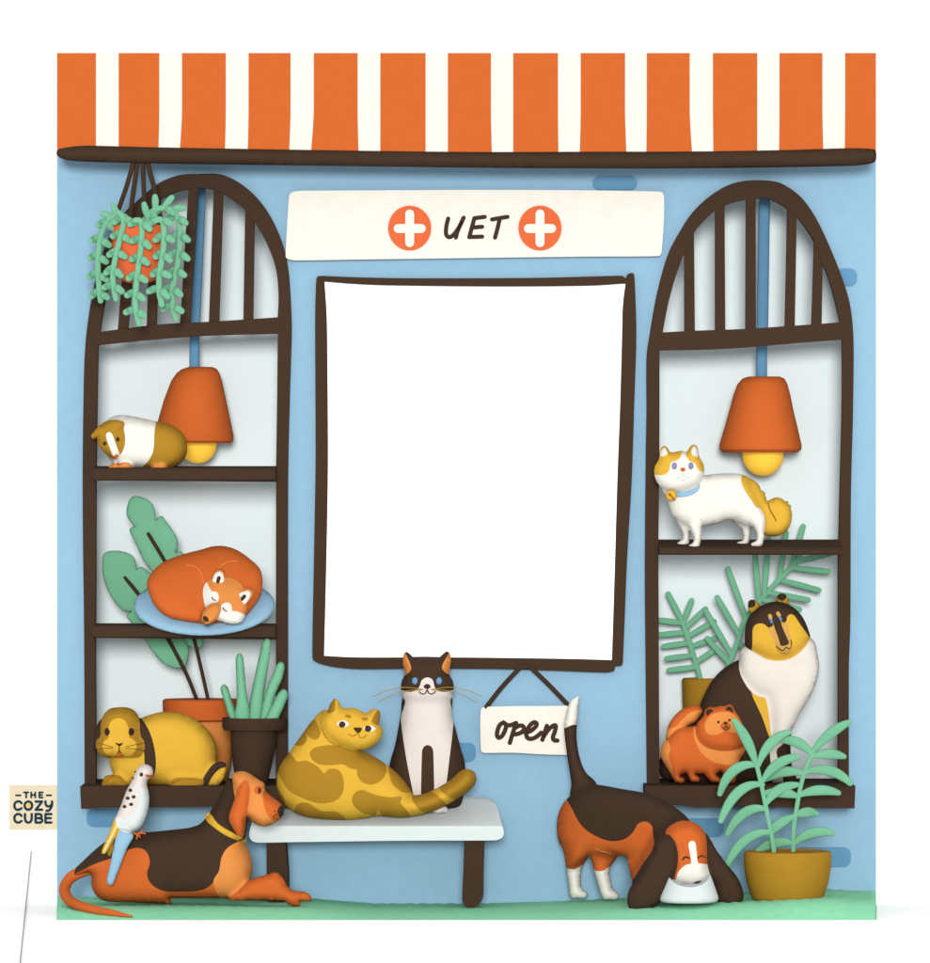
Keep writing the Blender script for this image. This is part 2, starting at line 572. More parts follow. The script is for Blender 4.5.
for x0, y0, x1, y1 in ((592.7, 176.5, 637, 190), (836, 268.5, 857, 286), (445, 743, 475.7, 762), (86.4, 809.5, 132, 827), (680, 818.5, 723.7, 837), (795, 847.5, 851, 867), (728, 792, 778, 809.5)):
    slab('brick', rrect(x0, y0, x1, y1, min(7, (y1 - y0) / 2 - .3)), [], -0.008, 0.01, ['brick_blue'], shop, wall, sm=False, bevel=0.003)

def quadbar(tl, tr, br, bl): return [(*tl, 1), (*tr, 1), (*br, 1), (*bl, 1)]
def shelf_mesh(name, x0, x1, top_b, top_f, bot, Yb, Yf, frame):
    # profile in (Y, row): back top, front top, front bottom, back bottom
    V = []
    sf = sc(Yf)
    zf, zbot, zb = CZ + (481.5 - top_f) * sf, CZ + (481.5 - bot) * sf, CZ + (481.5 - top_b) * sc(0)
    prof = [(Yb, zb), (0.0, zb), (Yf + .008, zf + .002), (Yf, zf - .006), (Yf, zbot + .006), (Yf + .008, zbot), (Yb, zbot)]
    for x in (x0, x1):
        for yy, z in prof: V.append(((x - 465) * S0, yy, z))
    n = len(prof)
    Fc = [tuple(range(n))[::-1], tuple(range(n, 2 * n))] + [(i, (i + 1) % n, (i + 1) % n + n, i + n) for i in range(n)]
    return link(name, V, Fc, [C['brown']], None, shop, frame, smooth=False)

def window(out, holes, hole, bars, label):
    fr = slab('window', out, holes, -0.03, 0.03, ['brown'], shop, None, label=label, bevel=0.006)
    slab('pane', grow(hole + [], 3) if False else [q for q in hole], [], 0.36, 0.375, ['pane'], shop, fr, ref=0.0, sm=False)
    for b in bars:
        slab('glazing_bar', b, [], -0.026, 0.018, ['brown'], shop, fr, bevel=0.005)
    return fr
barsL = [P('A', quadbar(*b)) for b in (
    ((312, 250), (350, 250), (314, 690), (277, 690)), ((395, 190), (432, 190), (416, 680), (381, 680)),
    ((532, 160), (566, 160), (535, 670), (500, 670)), ((622, 160), (656, 170), (640, 670), (603, 670)),
    ((734, 215), (768, 250), (762, 660), (727, 660)))]
barsR = [P('L', quadbar(*b)) for b in (
    ((202, 300), (238, 240), (242, 660), (203, 660)), ((317, 160), (352, 150), (355, 650), (317, 650)),
    ((432, 125), (468, 125), (469, 645), (430, 645)), ((587, 150), (621, 180), (613, 640), (576, 640)),
    ((687, 270), (718, 340), (713, 630), (675, 630)))]
wl = window(winL_out, holesL, holeL, barsL, 'arched brown window with the fox, rabbit and guinea pig shelves')
wr = window(winR_out, holesR, holeR, barsR, 'arched brown window with one shelf and the palm')
shelf_mesh('shelf', 95.5, 276.5, 466.2, 468.5, 480.8, 0.032, -0.20, wl)
shelf_mesh('shelf', 95.2, 276.3, 623.6, 626, 638.2, 0.032, -0.16, wl)
shelf_mesh('shelf', 658.2, 839.5, 539.5, 548.5, 555, 0.032, -0.20, wr)
def sill(out, frame):
    o = slab('sill', out, [], -0.25, 0.355, ['brown'], shop, frame, bevel=0.006)
    return o
sill([(80, 786.5, 1), (150, 786), (290.5, 786, 1), (290, 806), (240, 806.5), (130, 807.5), (81, 809, 1)], wl)
sill([(645, 786, 1), (700, 786), (855.5, 786, 1), (854.5, 808.5, 1), (800, 808), (740, 806.5), (697, 807.5), (680, 805), (645, 806, 1)], wr)

# ------------------------------------------------------------------ awning
aw = thing('awning', 'orange and cream striped awning along the top of the shop', 'awning', W(466, 53, 0))
st = [(57, 57)]
for v, w0, w1, b0, b1 in [('N', 121, 170, 121, 170), ('N', 258, 307, 256, 302), ('N', 402, 451, 400, 449), ('N', 542, 592, 539, 586), ('N', 687, 736, 689, 736), ('N', 834, 882, 834, 882),
                          ('O', 67, 115, 69, 115), ('O', 212, 261, 213, 259), ('O', 357, 404, 360, 403), ('O', 497, 547, 502, 548), ('O', 643, 691, 643, 690), ('O', 784, 833, 786, 832)]:
    ox, oy, k = VIEWS[v]
    st += [(w0 / k + ox, b0 / k + ox), (w1 / k + ox, b1 / k + ox)]
st.append((876, 876))
V, Fc, fm = [], [], []
AY0, AY1, NR = -0.012, -0.22, 8
for side in (0, 1):
    for r in range(NR + 1):
        t = r / NR
        Y = AY0 + (AY1 - AY0) * t
        row = 53 + (152 - 53) * t
        for a, b in st:
            e = 1.0
            x = a if t < .6 else a + (b - a) * ((t - .6) / .4) ** 1.3
            p = W(x, row, Y)
            V.append((p.x, p.y + 0.010 * side, p.z - 0.004 * side))
n = len(st)
for side in (0, 1):
    o_ = side * (NR + 1) * n
    for r in range(NR):
        for j in range(n - 1):
            f = (o_ + r * n + j, o_ + (r + 1) * n + j, o_ + (r + 1) * n + j + 1, o_ + r * n + j + 1)
            Fc.append(f if not side else f[::-1]); fm.append(j % 2)
o2 = (NR + 1) * n
for j in range(n - 1):
    Fc.append((j, j + 1, o2 + j + 1, o2 + j)); fm.append(j % 2)
    q = NR * n + j
    Fc.append((q, o2 + q, o2 + q + 1, q + 1)); fm.append(j % 2)
for r in range(NR):
    for e in (0, n - 1):
        a, b = r * n + e, (r + 1) * n + e
        f = (a, o2 + a, o2 + b, b)
        Fc.append(f if e == 0 else f[::-1]); fm.append(0)
link('canopy', V, Fc, [C['orange'], C['cream']], fm, aw, smooth=False)
body('front_bar', [Part(P('N', [(38, 238), (60, 232), (100, 228.5), (250, 232), (600, 238), (930, 242)]) + P('O', [(300, 241.5), (500, 241), (700, 238), (840, 234), (890, 235.5), (899.5, 240), (899.5, 260), (890, 267), (850, 272), (650, 276), (400, 278), (100, 277)]) +
      P('N', [(930, 276), (600, 272), (300, 268), (120, 264), (60, 260), (38, 251)]), 8, 'brown')], -0.222, aw, h=3.2)
for x in (62, 871):
    a, b = W(x, 160, -0.22), W(x, 160, 0.0)
    box('bracket', a.x - .008, a.x + .008, -0.21, -0.001, b.z + .004, b.z + .02, 'brown', aw)

# ------------------------------------------------------------------ VET sign
sg = thing('vet_sign', 'cream VET sign with two orange cross emblems above the white panel', 'sign', W(476, 260, 0))
slab('sign_board', P('M', [(15, 205), (13, 195), (20, 70), (23, 56), (32, 50), (60, 48), (250, 47), (450, 46), (700, 47), (880, 50), (890, 54), (893, 64), (893, 110), (887, 192), (881, 200), (700, 201.5), (500, 204), (200, 208), (32, 210)]), [], -0.035, -0.001, ['cream'], sg, bevel=0.004)
for cx in (301.5, 604.5):
    e = slab('emblem', ell('M', cx, 135, 50, 52, n=40), [], -0.041, -0.034, ['coral'], sg, bevel=0.002)
    arm = 11
    V_ = cap('M', (cx - 27, 136), (cx + 27, 136), 21)
    slab('cross', V_, [], -0.046, -0.040, ['cream'], sg, e, sm=False)
    slab('cross', cap('M', (cx, 102), (cx, 169), 21), [], -0.0475, -0.039, ['cream'], sg, e, sm=False)
def letter(word, lines, w, code, Y, root, color, flat=0.35):
    return strokes(word, [P(code, l) for l in lines], w, color, Y, root, flat=flat, step=1.0)
letter('lettering', [[(391, 113), (387, 130), (386, 148), (392, 156), (402, 152), (415, 135), (427, 111)], [(423, 120), (413, 142), (409, 157)]], 4.2, 'M', -0.036, sg, 'brown')
letter('lettering', [[(452, 112), (446, 134), (440, 156)], [(452, 112), (476, 109)], [(446, 134), (470, 132)], [(440, 156), (470, 155)]], 4.2, 'M', -0.036, sg, 'brown')
letter('lettering', [[(493, 115), (510, 112), (529, 109)], [(511, 113), (506, 135), (500, 157)]], 4.2, 'M', -0.036, sg, 'brown')

# ------------------------------------------------------------------ white panel in a brown frame
pn = thing('framed_panel', 'big blank white panel in a dark brown frame between the windows', 'panel', W(472, 668, 0))
fo = P('P', [(42, 50), (46, 42), (60, 41), (150, 44.5), (300, 47), (600, 46), (800, 41), (832, 41), (843, 48, 1), (846, 37), (862, 35), (866, 80), (869, 200), (864, 360), (857, 568)]) + \
     P('Q', [(845, 260), (834, 525), (829, 532), (815, 533), (811, 545), (790, 549), (650, 544), (500, 540), (300, 539), (150, 540), (80, 533), (42, 522), (32, 512), (36, 250), (40, 20)]) + P('P', [(40, 400), (39, 150)])
fi = P('P', [(63, 55, 1), (130, 61), (220, 65), (500, 68), (750, 66), (841, 60, 1), (834, 120), (832, 200), (827, 380), (820, 568)]) + \
     P('Q', [(814, 260), (806, 517, 1), (700, 514), (500, 511), (350, 510), (150, 510), (62, 506, 1), (68, 260), (72, 20)]) + P('P', [(71, 300), (69, 150)])
slab('frame', fo, [fi], -0.035, -0.001, ['brown'], pn, bevel=0.005)
slab('white_board', grow(fi, 4), [], -0.012, -0.002, ['panel'], pn, sm=False)

# ------------------------------------------------------------------ open sign
os_ = thing('open_sign', 'small cream open sign hanging on a cord under the white panel', 'sign', W(527, 754, -0.05))
slab('sign_board', P('Y', [(72, 250), (76, 150), (84, 128), (110, 121), (300, 115), (500, 114), (715, 112), (735, 118), (742, 200), (739, 452), (722, 464), (600, 464), (450, 458), (320, 450), (110, 451), (86, 446), (77, 425)]), [], -0.05, -0.036, ['cream'], os_, bevel=0.003)
strokes('cord', [[(520.5, 667), (502, 687), (485.5, 708)], [(530.5, 667), (550, 686), (571, 708)], [(520.5, 667), (530.5, 667)]], 4.6, 'brown', -0.043, os_)
letter('lettering', [[(240, 232), (212, 252), (196, 295), (194, 328), (208, 342), (232, 325), (252, 285), (258, 250), (240, 232)], [(258, 250), (290, 252), (330, 236)]], 4.4, 'Y', -0.051, os_, 'brown')
letter('lettering', [[(330, 236), (312, 290), (285, 378)], [(318, 275), (350, 256), (378, 258), (386, 280), (365, 305), (325, 318)]], 4.4, 'Y', -0.051, os_, 'brown')
letter('lettering', [[(386, 300), (430, 295), (470, 262), (476, 238), (455, 232), (425, 258), (404, 305), (408, 338), (432, 350), (470, 338), (510, 305)]], 4.4, 'Y', -0.051, os_, 'brown')
letter('lettering', [[(550, 257), (536, 300), (518, 356)], [(525, 335), (560, 285), (595, 256), (614, 256), (606, 300), (594, 335), (600, 358), (625, 362)]], 4.4, 'Y', -0.051, os_, 'brown')

# ------------------------------------------------------------------ side tag and cord on the paving
tg = thing('side_tag', 'beige square tag reading THE COZY CUBE on the left edge of the shop', 'tag', W(57, 808, 0.05))
slab('tag_panel', [(9.3, 785.6, 1), (58.5, 785.6, 1), (58.5, 829.8, 1), (9.3, 829.8, 1)], [], 0.045, 0.06, ['tag'], tg, bevel=0.002)
lw = 2.3
TL = [
 [[(212, 337), (272, 337)]], [[(620, 337), (680, 337)]],
 [[(318, 298), (374, 298)], [(347, 300), (347, 366)]], [[(414, 298), (414, 366)], [(468, 298), (468, 366)], [(414, 332), (468, 332)]],
 [[(522, 300), (522, 364)], [(522, 298), (566, 298)], [(522, 332), (558, 332)], [(522, 366), (566, 366)]],
]
for l in TL: letter('lettering', l, 1.9, 'c', 0.0445, tg, 'navy', flat=0.3)
TB = [
 [[(285, 440), (262, 420), (225, 420), (196, 445), (192, 490), (212, 522), (250, 528), (285, 508)]],
 [[(376, 418), (342, 432), (326, 472), (342, 514), (376, 528), (410, 514), (426, 472), (410, 432), (376, 418)]],
 [[(474, 420), (558, 420)], [(556, 424), (478, 524)], [(474, 528), (558, 528)]],
 [[(604, 418), (606, 455), (630, 482), (668, 478), (688, 452)], [(690, 418), (690, 465), (672, 510), (646, 540), (616, 542)]],
 [[(285, 610), (262, 588), (225, 588), (196, 612), (192, 655), (212, 690), (250, 698), (285, 678)]],
 [[(332, 586), (332, 650), (348, 688), (376, 698), (404, 688), (420, 650), (420, 586)]],
 [[(472, 588), (472, 696)], [(472, 586), (530, 588), (552, 606), (548, 630), (520, 640), (476, 640)], [(520, 640), (554, 652), (558, 680), (536, 697), (474, 698)]],
 [[(604, 590), (604, 694)], [(604, 586), (682, 586)], [(604, 640), (672, 640)], [(604, 698), (682, 698)]],
]
for l in TB: letter('lettering', l, 2.55, 'c', 0.0445, tg, 'navy', flat=0.3)
slab('tag_dot', ell('c', 376, 472, 33, 36), [], 0.0415, 0.0455, ['gold'], tg, sm=False)

def ground_pt(px, py, z=0.004):
    d = (CZ - z) / ((py - 481.5) * S0 / D)
    return Vector(((px - 465) * S0 / D * d, d - D, z))
ca, cb = ground_pt(31.3, 851), ground_pt(19.5, 968)
acc = ([], [])
for i in range(41):
    t = i / 40
    c = ca.lerp(cb, t)
    for k in range(8):
        a = 2 * math.pi * k / 8
        acc[0].append((c.x + .0018 * math.cos(a), c.y, c.z + .0018 * math.sin(a)))
for i in range(40):
    for k in range(8):
        a, b = i * 8 + k, i * 8 + (k + 1) % 8
        acc[1].append((a, b, b + 8, a + 8))
tag(link('cord', *acc, [C['grey']]), 'thin grey cord lying straight on the white paving left of the shop', 'cord')

# ------------------------------------------------------------------ hanging lamps
def lamp(label, cx, prof, bulb, cord):
    Y = 0.20
    t = thing('pendant_lamp', label, 'lamp', W(cx, cord[0][1], Y), 'orange pendant lamps in the windows')
    lathe('lamp_shade', prof, cx, Y, 'orange', t)
    bx, by, r = bulb
    lathe('bulb', [(by + r * math.sin(math.radians(a)), r * math.cos(math.radians(a))) for a in range(-85, 90, 8)], bx, Y, 'glow', t, seg=32)
    acc = ([], [])
    sweep(acc, [c[:2] for c in cord], [c[2] for c in cord], Y, flat=0.5)
    link('cord', *acc, [C['brick_blue']], None, t)
def wid(lst): return lst
lamp('orange pendant lamp behind the guinea pig in the left window', 194.5,
     [(366.8, 3, 7), (367, 12, 6), (369, 17.5, 5), (373, 21.5, 3.5), (381, 25.5, 2), (400, 31.2, 0.5), (420, 36.2, -.3), (436, 40.2, -1), (441, 40, -1.2), (443, 37.5, -1.2), (442.5, 30, -1)],
     (198, 445, 18.5), [(202.5, 176, 3.7), (200, 230, 4.2), (196, 300, 5.2), (194.6, 335, 4.9), (194.3, 372, 5.0)])
lamp('orange pendant lamp above the white and yellow cat', 761,
     [(376.4, 3, 3), (376.6, 16, 3), (378.5, 21, 2.5), (384, 25, 1.5), (395, 28.5, 1), (410, 32, .5), (430, 37.3, 0), (445, 41.2, -.5), (449.5, 41, -.5), (452.5, 37, -.5), (452, 28, -.5)],
     (763, 455.5, 20.5), [(765, 186, 5.5), (764, 230, 5.6), (762.5, 325, 5.7), (761.7, 350, 5.4), (761.7, 382, 5.4)])

# ------------------------------------------------------------------ shared face helpers
def eye(root, bd, code, cx, cy, rx, ry, color='brown', t=1.0, rot=0, name='eye'):
    body(name, [Part(ell(code, cx, cy, rx, ry, rot, 20), t, color, sm=False)], bd.Y, root, None, on=bd)
def decal(root, bd, name, outline, color, t=0.8, label=None):
    return body(name, [Part(outline, t, color)], bd.Y, root, None, on=bd, label=label)
def line(root, bd, name, lines, w, color, code, lift=0.2, flat=0.6):
  for l in lines:
    strokes(name, [P(code, l)], w, color, bd.Y, root, on=bd, lift=lift, flat=flat, step=1.0)

# ------------------------------------------------------------------ guinea pig
r = thing('guinea_pig', 'brown and cream guinea pig on the top shelf of the left window', 'guinea pig', W(140, 469, -0.09))
b = body('body', [
    Part(P('b', [(215, 150), (260, 125), (330, 115), (430, 130), (600, 168), (700, 190), (760, 225), (805, 275), (830, 350), (825, 420), (790, 480), (740, 520), (690, 535), (580, 535), (470, 535), (400, 530), (300, 500), (255, 480), (200, 420), (160, 300), (180, 190)]), 22, 'cream',
         p=[(P('b', [(600, 140), (590, 200), (583, 260), (582, 330), (570, 410), (530, 480), (465, 545), (580, 560), (700, 560), (850, 500), (870, 340), (790, 200), (650, 160)]), 'mustard')]),
    Part(P('b', [(228, 534), (236, 502), (265, 487), (300, 502), (305, 534)]), 5, 'apricot', f=14),
    Part(P('b', [(296, 535), (300, 505), (330, 485), (385, 485), (405, 508), (404, 535)]), 5, 'apricot', f=17),
    Part(P('b', [(556, 535), (565, 505), (600, 486), (655, 487), (678, 512), (679, 535)]), 5, 'apricot', f=17),
    Part(P('b', [(155, 205), (190, 172), (250, 155), (310, 160), (342, 190), (350, 240), (359, 300), (350, 370), (320, 425), (280, 460), (230, 440), (180, 395), (145, 345), (135, 290), (138, 240)]), 14, 'mustard', f=12,
         p=[(P('b', [(212, 285), (215, 262), (237, 250), (260, 268), (290, 350), (318, 432), (292, 425), (270, 445), (240, 370)]), 'cream'), (ell('b', 292, 441, 25, 19), 'apricot')]),
    Part(P('b', [(160, 200), (182, 235), (168, 265), (118, 302), (98, 295), (92, 275), (118, 243)]), 5, 'mustard', f=20),
    Part(P('b', [(255, 162), (300, 160), (340, 167), (354, 187), (345, 212), (285, 224), (262, 205)]), 5, 'mustard', f=21),
], -0.09, r)
eye(r, b, 'b', 200, 338, 14, 16); eye(r, b, 'b', 302, 306, 14, 17)
line(r, b, 'toe', [[(246, 530), (255, 508), (275, 494)]], 0.7, 'orange', 'b')
line(r, b, 'toe', [[(306, 530), (318, 500), (345, 490)]], 0.7, 'orange', 'b')
line(r, b, 'toe', [[(566, 530), (580, 502), (615, 490)]], 0.7, 'orange', 'b')

# ------------------------------------------------------------------ pet bed and fox
bed = body('pet_bed', [Part(ell('C', 525, 530, 298, 124, n=60), 13, 'wall_blue', gy=1.35, sm=False)], -0.095)
tag(bed.obj, 'oval pale blue pet bed on the shelf under the curled up fox', 'pet bed')
r = thing('fox', 'orange fox curled up asleep on the blue pet bed', 'fox', W(204, 620, -0.13))
b = body('body', [
    Part(P('C', [(283, 440), (300, 395), (345, 350), (420, 318), (500, 297), (560, 281), (610, 281), (660, 297), (710, 330), (758, 375), (772, 430), (762, 490), (730, 540), (690, 580), (600, 600), (520, 604), (400, 585), (350, 560), (310, 515)]), 20, 'orange', f=6, gy=0.75, y0=590),
    Part(P('a', [(172, 128), (220, 100), (290, 78), (370, 72), (450, 85), (520, 130), (565, 190), (595, 270), (600, 380), (582, 465), (545, 530), (470, 548), (400, 540), (300, 506), (240, 440), (180, 385), (152, 290), (145, 200)]), 12, 'apricot', f=21, gy=0.75, y0=590,
         p=[(P('a', [(170, 118), (135, 180), (138, 280), (175, 395), (230, 360), (292, 330), (312, 290), (305, 240), (275, 215), (236, 213), (205, 165)]), 'cream'),
            (P('a', [(335, 362), (365, 335), (400, 327), (435, 345), (450, 390), (452, 412), (510, 420), (590, 470), (560, 550), (470, 560), (400, 550), (285, 515), (320, 450)]), 'cream')]),
    Part(P('a', [(237, 100), (255, 40), (285, 5), (320, -2), (350, 20), (366, 95), (345, 132), (300, 135), (255, 128)]), 4, 'apricot', f=28, gy=0.75, y0=590,
         p=[(P('a', [(238, 105), (265, 35), (310, 10), (347, 40), (360, 105), (335, 128), (270, 124)]), 'cream'), (cap('a', (307, 78), (297, 116), 38), 'brown')]),
    Part(P('a', [(518, 235), (555, 197), (605, 186), (650, 205), (662, 245), (640, 290), (600, 335), (576, 347), (545, 310)]), 4, 'apricot', f=28, gy=0.75, y0=590,
         p=[(P('a', [(517, 240), (570, 216), (612, 208), (638, 240), (620, 295), (578, 344), (550, 318), (528, 280)]), 'cream'), (cap('a', (574, 266), (548, 294), 38), 'brown')]),
    Part(P('a', [(175, 388), (215, 350), (270, 330), (320, 345), (338, 390), (322, 450), (285, 510), (235, 545), (180, 552), (142, 530), (133, 490), (148, 430)]), 9, 'apricot', f=33, gy=0.75, y0=590,
         p=[(P('a', [(157, 480), (172, 462), (205, 475), (219, 508), (203, 523), (165, 510)]), 'brown')]),
], -0.12, r, h=1.6)
line(r, b, 'eyelid', [[(240, 276), (253, 298), (280, 308)]], 1.1, 'brown', 'a', flat=.5)
line(r, b, 'eyelid', [[(358, 383), (370, 404), (396, 416)]], 1.1, 'brown', 'a', flat=.5)
line(r, b, 'mouth', [[(148, 432), (134, 470), (132, 505), (150, 528)], [(170, 522), (150, 530), (172, 552), (215, 549), (240, 540)]], 0.7, 'brown', 'a')
line(r, b, 'fur_line', [[(452, 360), (490, 367), (515, 395), (525, 435)]], 0.9, 'apricot', 'C', lift=0)
line(r, b, 'fur_line', [[(590, 370), (620, 347), (665, 342)]], 0.9, 'apricot', 'C', lift=0)

# ------------------------------------------------------------------ rabbit
r = thing('rabbit', 'yellow lop eared rabbit lying on the left window sill', 'rabbit', W(150, 786.3, -0.1))
b = body('body', [
    Part(P('Z', [(330, 180), (430, 137), (510, 126), (590, 136), (670, 170), (735, 225), (780, 290), (795, 350), (796, 430), (798, 500), (785, 556), (720, 562), (540, 562), (400, 557), (290, 552), (220, 520), (185, 470), (170, 400), (200, 300)]), 26, 'yellow'),
    Part(P('Z', [(738, 562), (765, 505), (812, 455), (852, 438), (850, 485), (822, 535), (788, 556)]), 6, 'yellow', f=16),
    Part(P('Z', [(704, 562), (725, 500), (770, 435), (818, 412), (850, 424), (852, 441), (812, 455), (772, 500), (738, 562)]), 6, 'brown', f=18),
    Part(P('Z', [(130, 168), (103, 200), (86, 260), (82, 340), (98, 352), (120, 310), (140, 250)]), 5, 'brown', f=10),
    Part(P('Z', [(345, 158), (390, 200), (425, 275), (445, 370), (447, 440), (432, 497), (402, 500), (384, 440), (378, 350), (350, 260)]), 6, 'brown', f=22),
    Part(P('Z', [(135, 560), (140, 515), (165, 490), (230, 490), (252, 505), (288, 555), (200, 562)]), 7, 'mustard', f=22),
    Part(P('Z', [(530, 572), (540, 525), (560, 505), (600, 503), (722, 515), (705, 560), (610, 572)]), 6, 'mustard', f=26),
    Part(P('Z', [(126, 200), (138, 148), (175, 108), (215, 98), (280, 98), (325, 120), (351, 165), (356, 230), (362, 265), (381, 295), (382, 340), (360, 380), (320, 390), (240, 391), (160, 390), (120, 372), (101, 335), (102, 292), (125, 262)]), 18, 'mustard', f=18,
         p=[(P('Z', [(205, 165), (235, 157), (270, 170), (293, 215), (297, 265), (330, 290), (338, 325), (320, 360), (290, 378), (240, 372), (190, 378), (155, 360), (140, 325), (150, 290), (175, 270), (175, 220), (185, 185)]), 'yellow')]),
], -0.10, r)
eye(r, b, 'Z', 167, 236, 16, 22, 'plum'); eye(r, b, 'Z', 308, 236, 16, 22, 'plum')
decal(r, b, 'nose', P('Z', [(214, 299), (238, 303), (262, 299), (240, 319)]), 'brown', 0.7)
decal(r, b, 'tongue', P('Z', [(238, 350), (222, 376), (240, 384), (257, 376)]), 'orange', 0.5)
line(r, b, 'mouth', [[(238, 315), (238, 346)], [(238, 346), (230, 356), (221, 372)], [(238, 346), (248, 356), (258, 372)]], 1.1, 'brown', 'Z')
for l in ([(100, 303), (150, 310), (200, 325)], [(103, 343), (150, 332), (200, 331)], [(383, 303), (330, 310), (276, 322)], [(383, 348), (330, 335), (276, 331)]):
    line(r, b, 'whisker', [l], 0.55, 'brown', 'Z', lift=0.6)
line(r, b, 'toe', [[(158, 555), (163, 522), (192, 503)]], 0.8, 'ochre', 'Z')
line(r, b, 'toe', [[(552, 565), (558, 532), (590, 516)]], 0.8, 'ochre', 'Z')

# ------------------------------------------------------------------ lying hound
r = thing('hound', 'orange hound with black saddle and yellow collar lying on the lawn', 'dog', W(180, 903, -0.44))
torso = P('E', [(294, 588), (350, 530), (440, 450), (520, 408), (640, 398), (760, 386)]) + P('D', [(470, 803), (510, 785), (545, 740), (575, 690), (600, 640), (614, 616)]) + \
    P('F', [(300, 250), (340, 330), (340, 440), (330, 515), (345, 550), (365, 620), (366, 670), (355, 706), (330, 760), (257, 802), (215, 802)]) + \
    P('V', [(500, 208), (395, 208, 1), (398, 229, 1), (280, 224), (165, 219), (130, 200), (113, 165), (108, 122), (60, 132)])
b = body('body', [
    Part(torso, 30, 'orange',
         p=[(P('V', [(28, 131), (70, 112), (110, 90), (150, 73), (200, 55), (250, 30), (285, 23), (315, 38), (326, 75), (316, 115), (330, 150), (365, 174), (400, 180), (490, 178), (530, 165), (560, 135), (577, 100), (590, 50), (620, 15), (652, 3)]) +
             P('F', [(345, 500), (360, 350), (320, 240), (240, 180)]) + P('D', [(560, 600), (520, 710), (460, 785), (300, 800)]) + P('E', [(500, 380), (400, 440), (270, 580)]), 'brown'),
            (P('F', [(330, 508), (380, 600), (380, 680), (355, 707), (255, 810), (216, 810), (174, 716), (203, 655), (215, 590), (240, 545), (280, 518)]), 'apricot')]),
    Part(P('F', [(253, 803), (300, 755), (355, 706), (440, 677), (490, 664), (522, 690), (562, 750), (640, 765), (666, 788), (668, 811, 1), (614, 811, 1), (611, 834), (570, 835), (545, 822), (528, 809), (400, 806)]), 10, 'orange', f=20),
    Part(P('F', [(268, 172), (290, 157), (320, 153), (350, 162), (400, 195), (430, 215), (436, 252), (480, 290), (515, 318), (529, 345), (521, 382), (490, 410), (450, 430), (410, 430), (370, 410), (345, 385), (300, 330), (280, 270)]), 16, 'apricot', f=22,
         p=[(P('F', [(432, 248), (515, 310), (545, 345), (530, 385), (490, 404), (460, 385), (440, 350), (427, 300)]), 'orange'), (P('F', [(499, 348), (512, 327), (540, 325), (540, 365), (512, 384), (501, 368)]), 'brown')]),
    Part(P('F', [(330, 197), (350, 205), (360, 250), (350, 330), (340, 400), (328, 480), (312, 488), (295, 470), (260, 410), (255, 375), (280, 300), (300, 235)]), 6, 'orange', f=38),
], -0.44, r)
tp = smooth_open([(100, 868, -.43, 5.0), (84, 871, -.44, 5.6), (70, 878.5, -.455, 5.6), (64.5, 890, -.50, 5.6), (69, 900, -.58, 5.4), (80, 906, -.67, 5.0), (97, 910.5, -.73, 4.3), (115, 913.5, -.765, 3.2), (132, 916.5, -.79, 1.0)], 1.5)
tv, tf = [], []
for i, (x, y, yy, rr) in enumerate(tp):
    c = W(x, y, yy)
    n0, n1 = tp[max(0, i - 1)], tp[min(len(tp) - 1, i + 1)]
    d = (W(*n1[:3]) - W(*n0[:3])).normalized()
    u = d.cross(Vector((0.3, 1, 0.2))).normalized(); w = d.cross(u)
    for k in range(12):
        q = 2 * math.pi * k / 12
        tv.append(c + (u * math.cos(q) + w * math.sin(q)) * rr * S0)
    if i:
        for k in range(12):
            A, B = (i - 1) * 12 + k, (i - 1) * 12 + (k + 1) % 12
            tf.append((A, B, B + 12, A + 12))
tf += [tuple(range(12))[::-1], tuple((len(tp) - 1) * 12 + k for k in range(12))]
link('tail', tv, tf, [C['orange']], None, r)
eye(r, b, 'F', 401, 246, 20, 20, 'orange', 0.6, name='eyelid'); eye(r, b, 'F', 408, 249, 8, 15, 'brown', 1.2)
for x, y in ((485, 352), (491, 370), (479, 380)): eye(r, b, 'F', x, y, 4.5, 4.5, 'brown', 0.5, name='whisker_dot')
decal(r, b, 'collar', P('F', [(150, 366), (200, 418), (262, 456), (332, 494, 1), (334, 518, 1), (250, 484), (180, 440), (128, 396)]), 'yellow', 1.6)

# ------------------------------------------------------------------ cockatiel
r = thing('cockatiel', 'small white and yellow bird perched on the back of the lying hound', 'bird', W(138, 832, -0.48))
b = body('body', [
    Part(P('E', [(470, 468), (488, 440), (500, 430), (492, 480), (476, 498), (468, 488)]), 2, 'mustard', f=20),
    Part(P('E', [(520, 378), (582, 402), (556, 460), (525, 540), (500, 605), (488, 619), (472, 611), (470, 590), (485, 520), (503, 430)]), 3.5, 'wall_blue', f=34, gy=0.1),
    Part(P('E', [(508, 322), (553, 328), (535, 367), (498, 430), (463, 484), (449, 488), (444, 474), (478, 395)]), 4, 'yellow', f=24, p=[(cap('E', (525, 332), (455, 478), 11), 'straw')]),
    Part(P('E', [(578, 162), (590, 130), (612, 107), (638, 103), (660, 118), (664, 145), (656, 160), (641, 168), (637, 190), (645, 225), (647, 270), (635, 325), (610, 375), (570, 395), (525, 382), (505, 335), (525, 280), (550, 215)]), 13, 'pale', f=16,
         p=[(P('E', [(555, 195), (575, 150), (600, 105), (640, 95), (675, 130), (660, 165), (637, 175), (640, 212), (610, 198), (572, 180)]), 'pink_white'),
            (P('E', [(560, 180), (580, 184), (600, 200), (608, 235), (598, 285), (560, 330), (495, 328), (520, 270), (545, 210)]), 'pink_white')]),
], -0.48, r, h=1.3)
eye(r, b, 'E', 616, 144, 8, 9)
for x, y, q in ((568, 212, 9), (557, 246, 9), (583, 240, 9), (543, 282, 9), (572, 272, 9), (588, 134, 5), (577, 161, 5)): eye(r, b, 'E', x, y, q, q * .8, 'brown', 0.5, name='feather_spot')
decal(r, b, 'beak', P('E', [(632, 144), (650, 145), (665, 150), (656, 157), (640, 156)]), 'orange', 1.4)
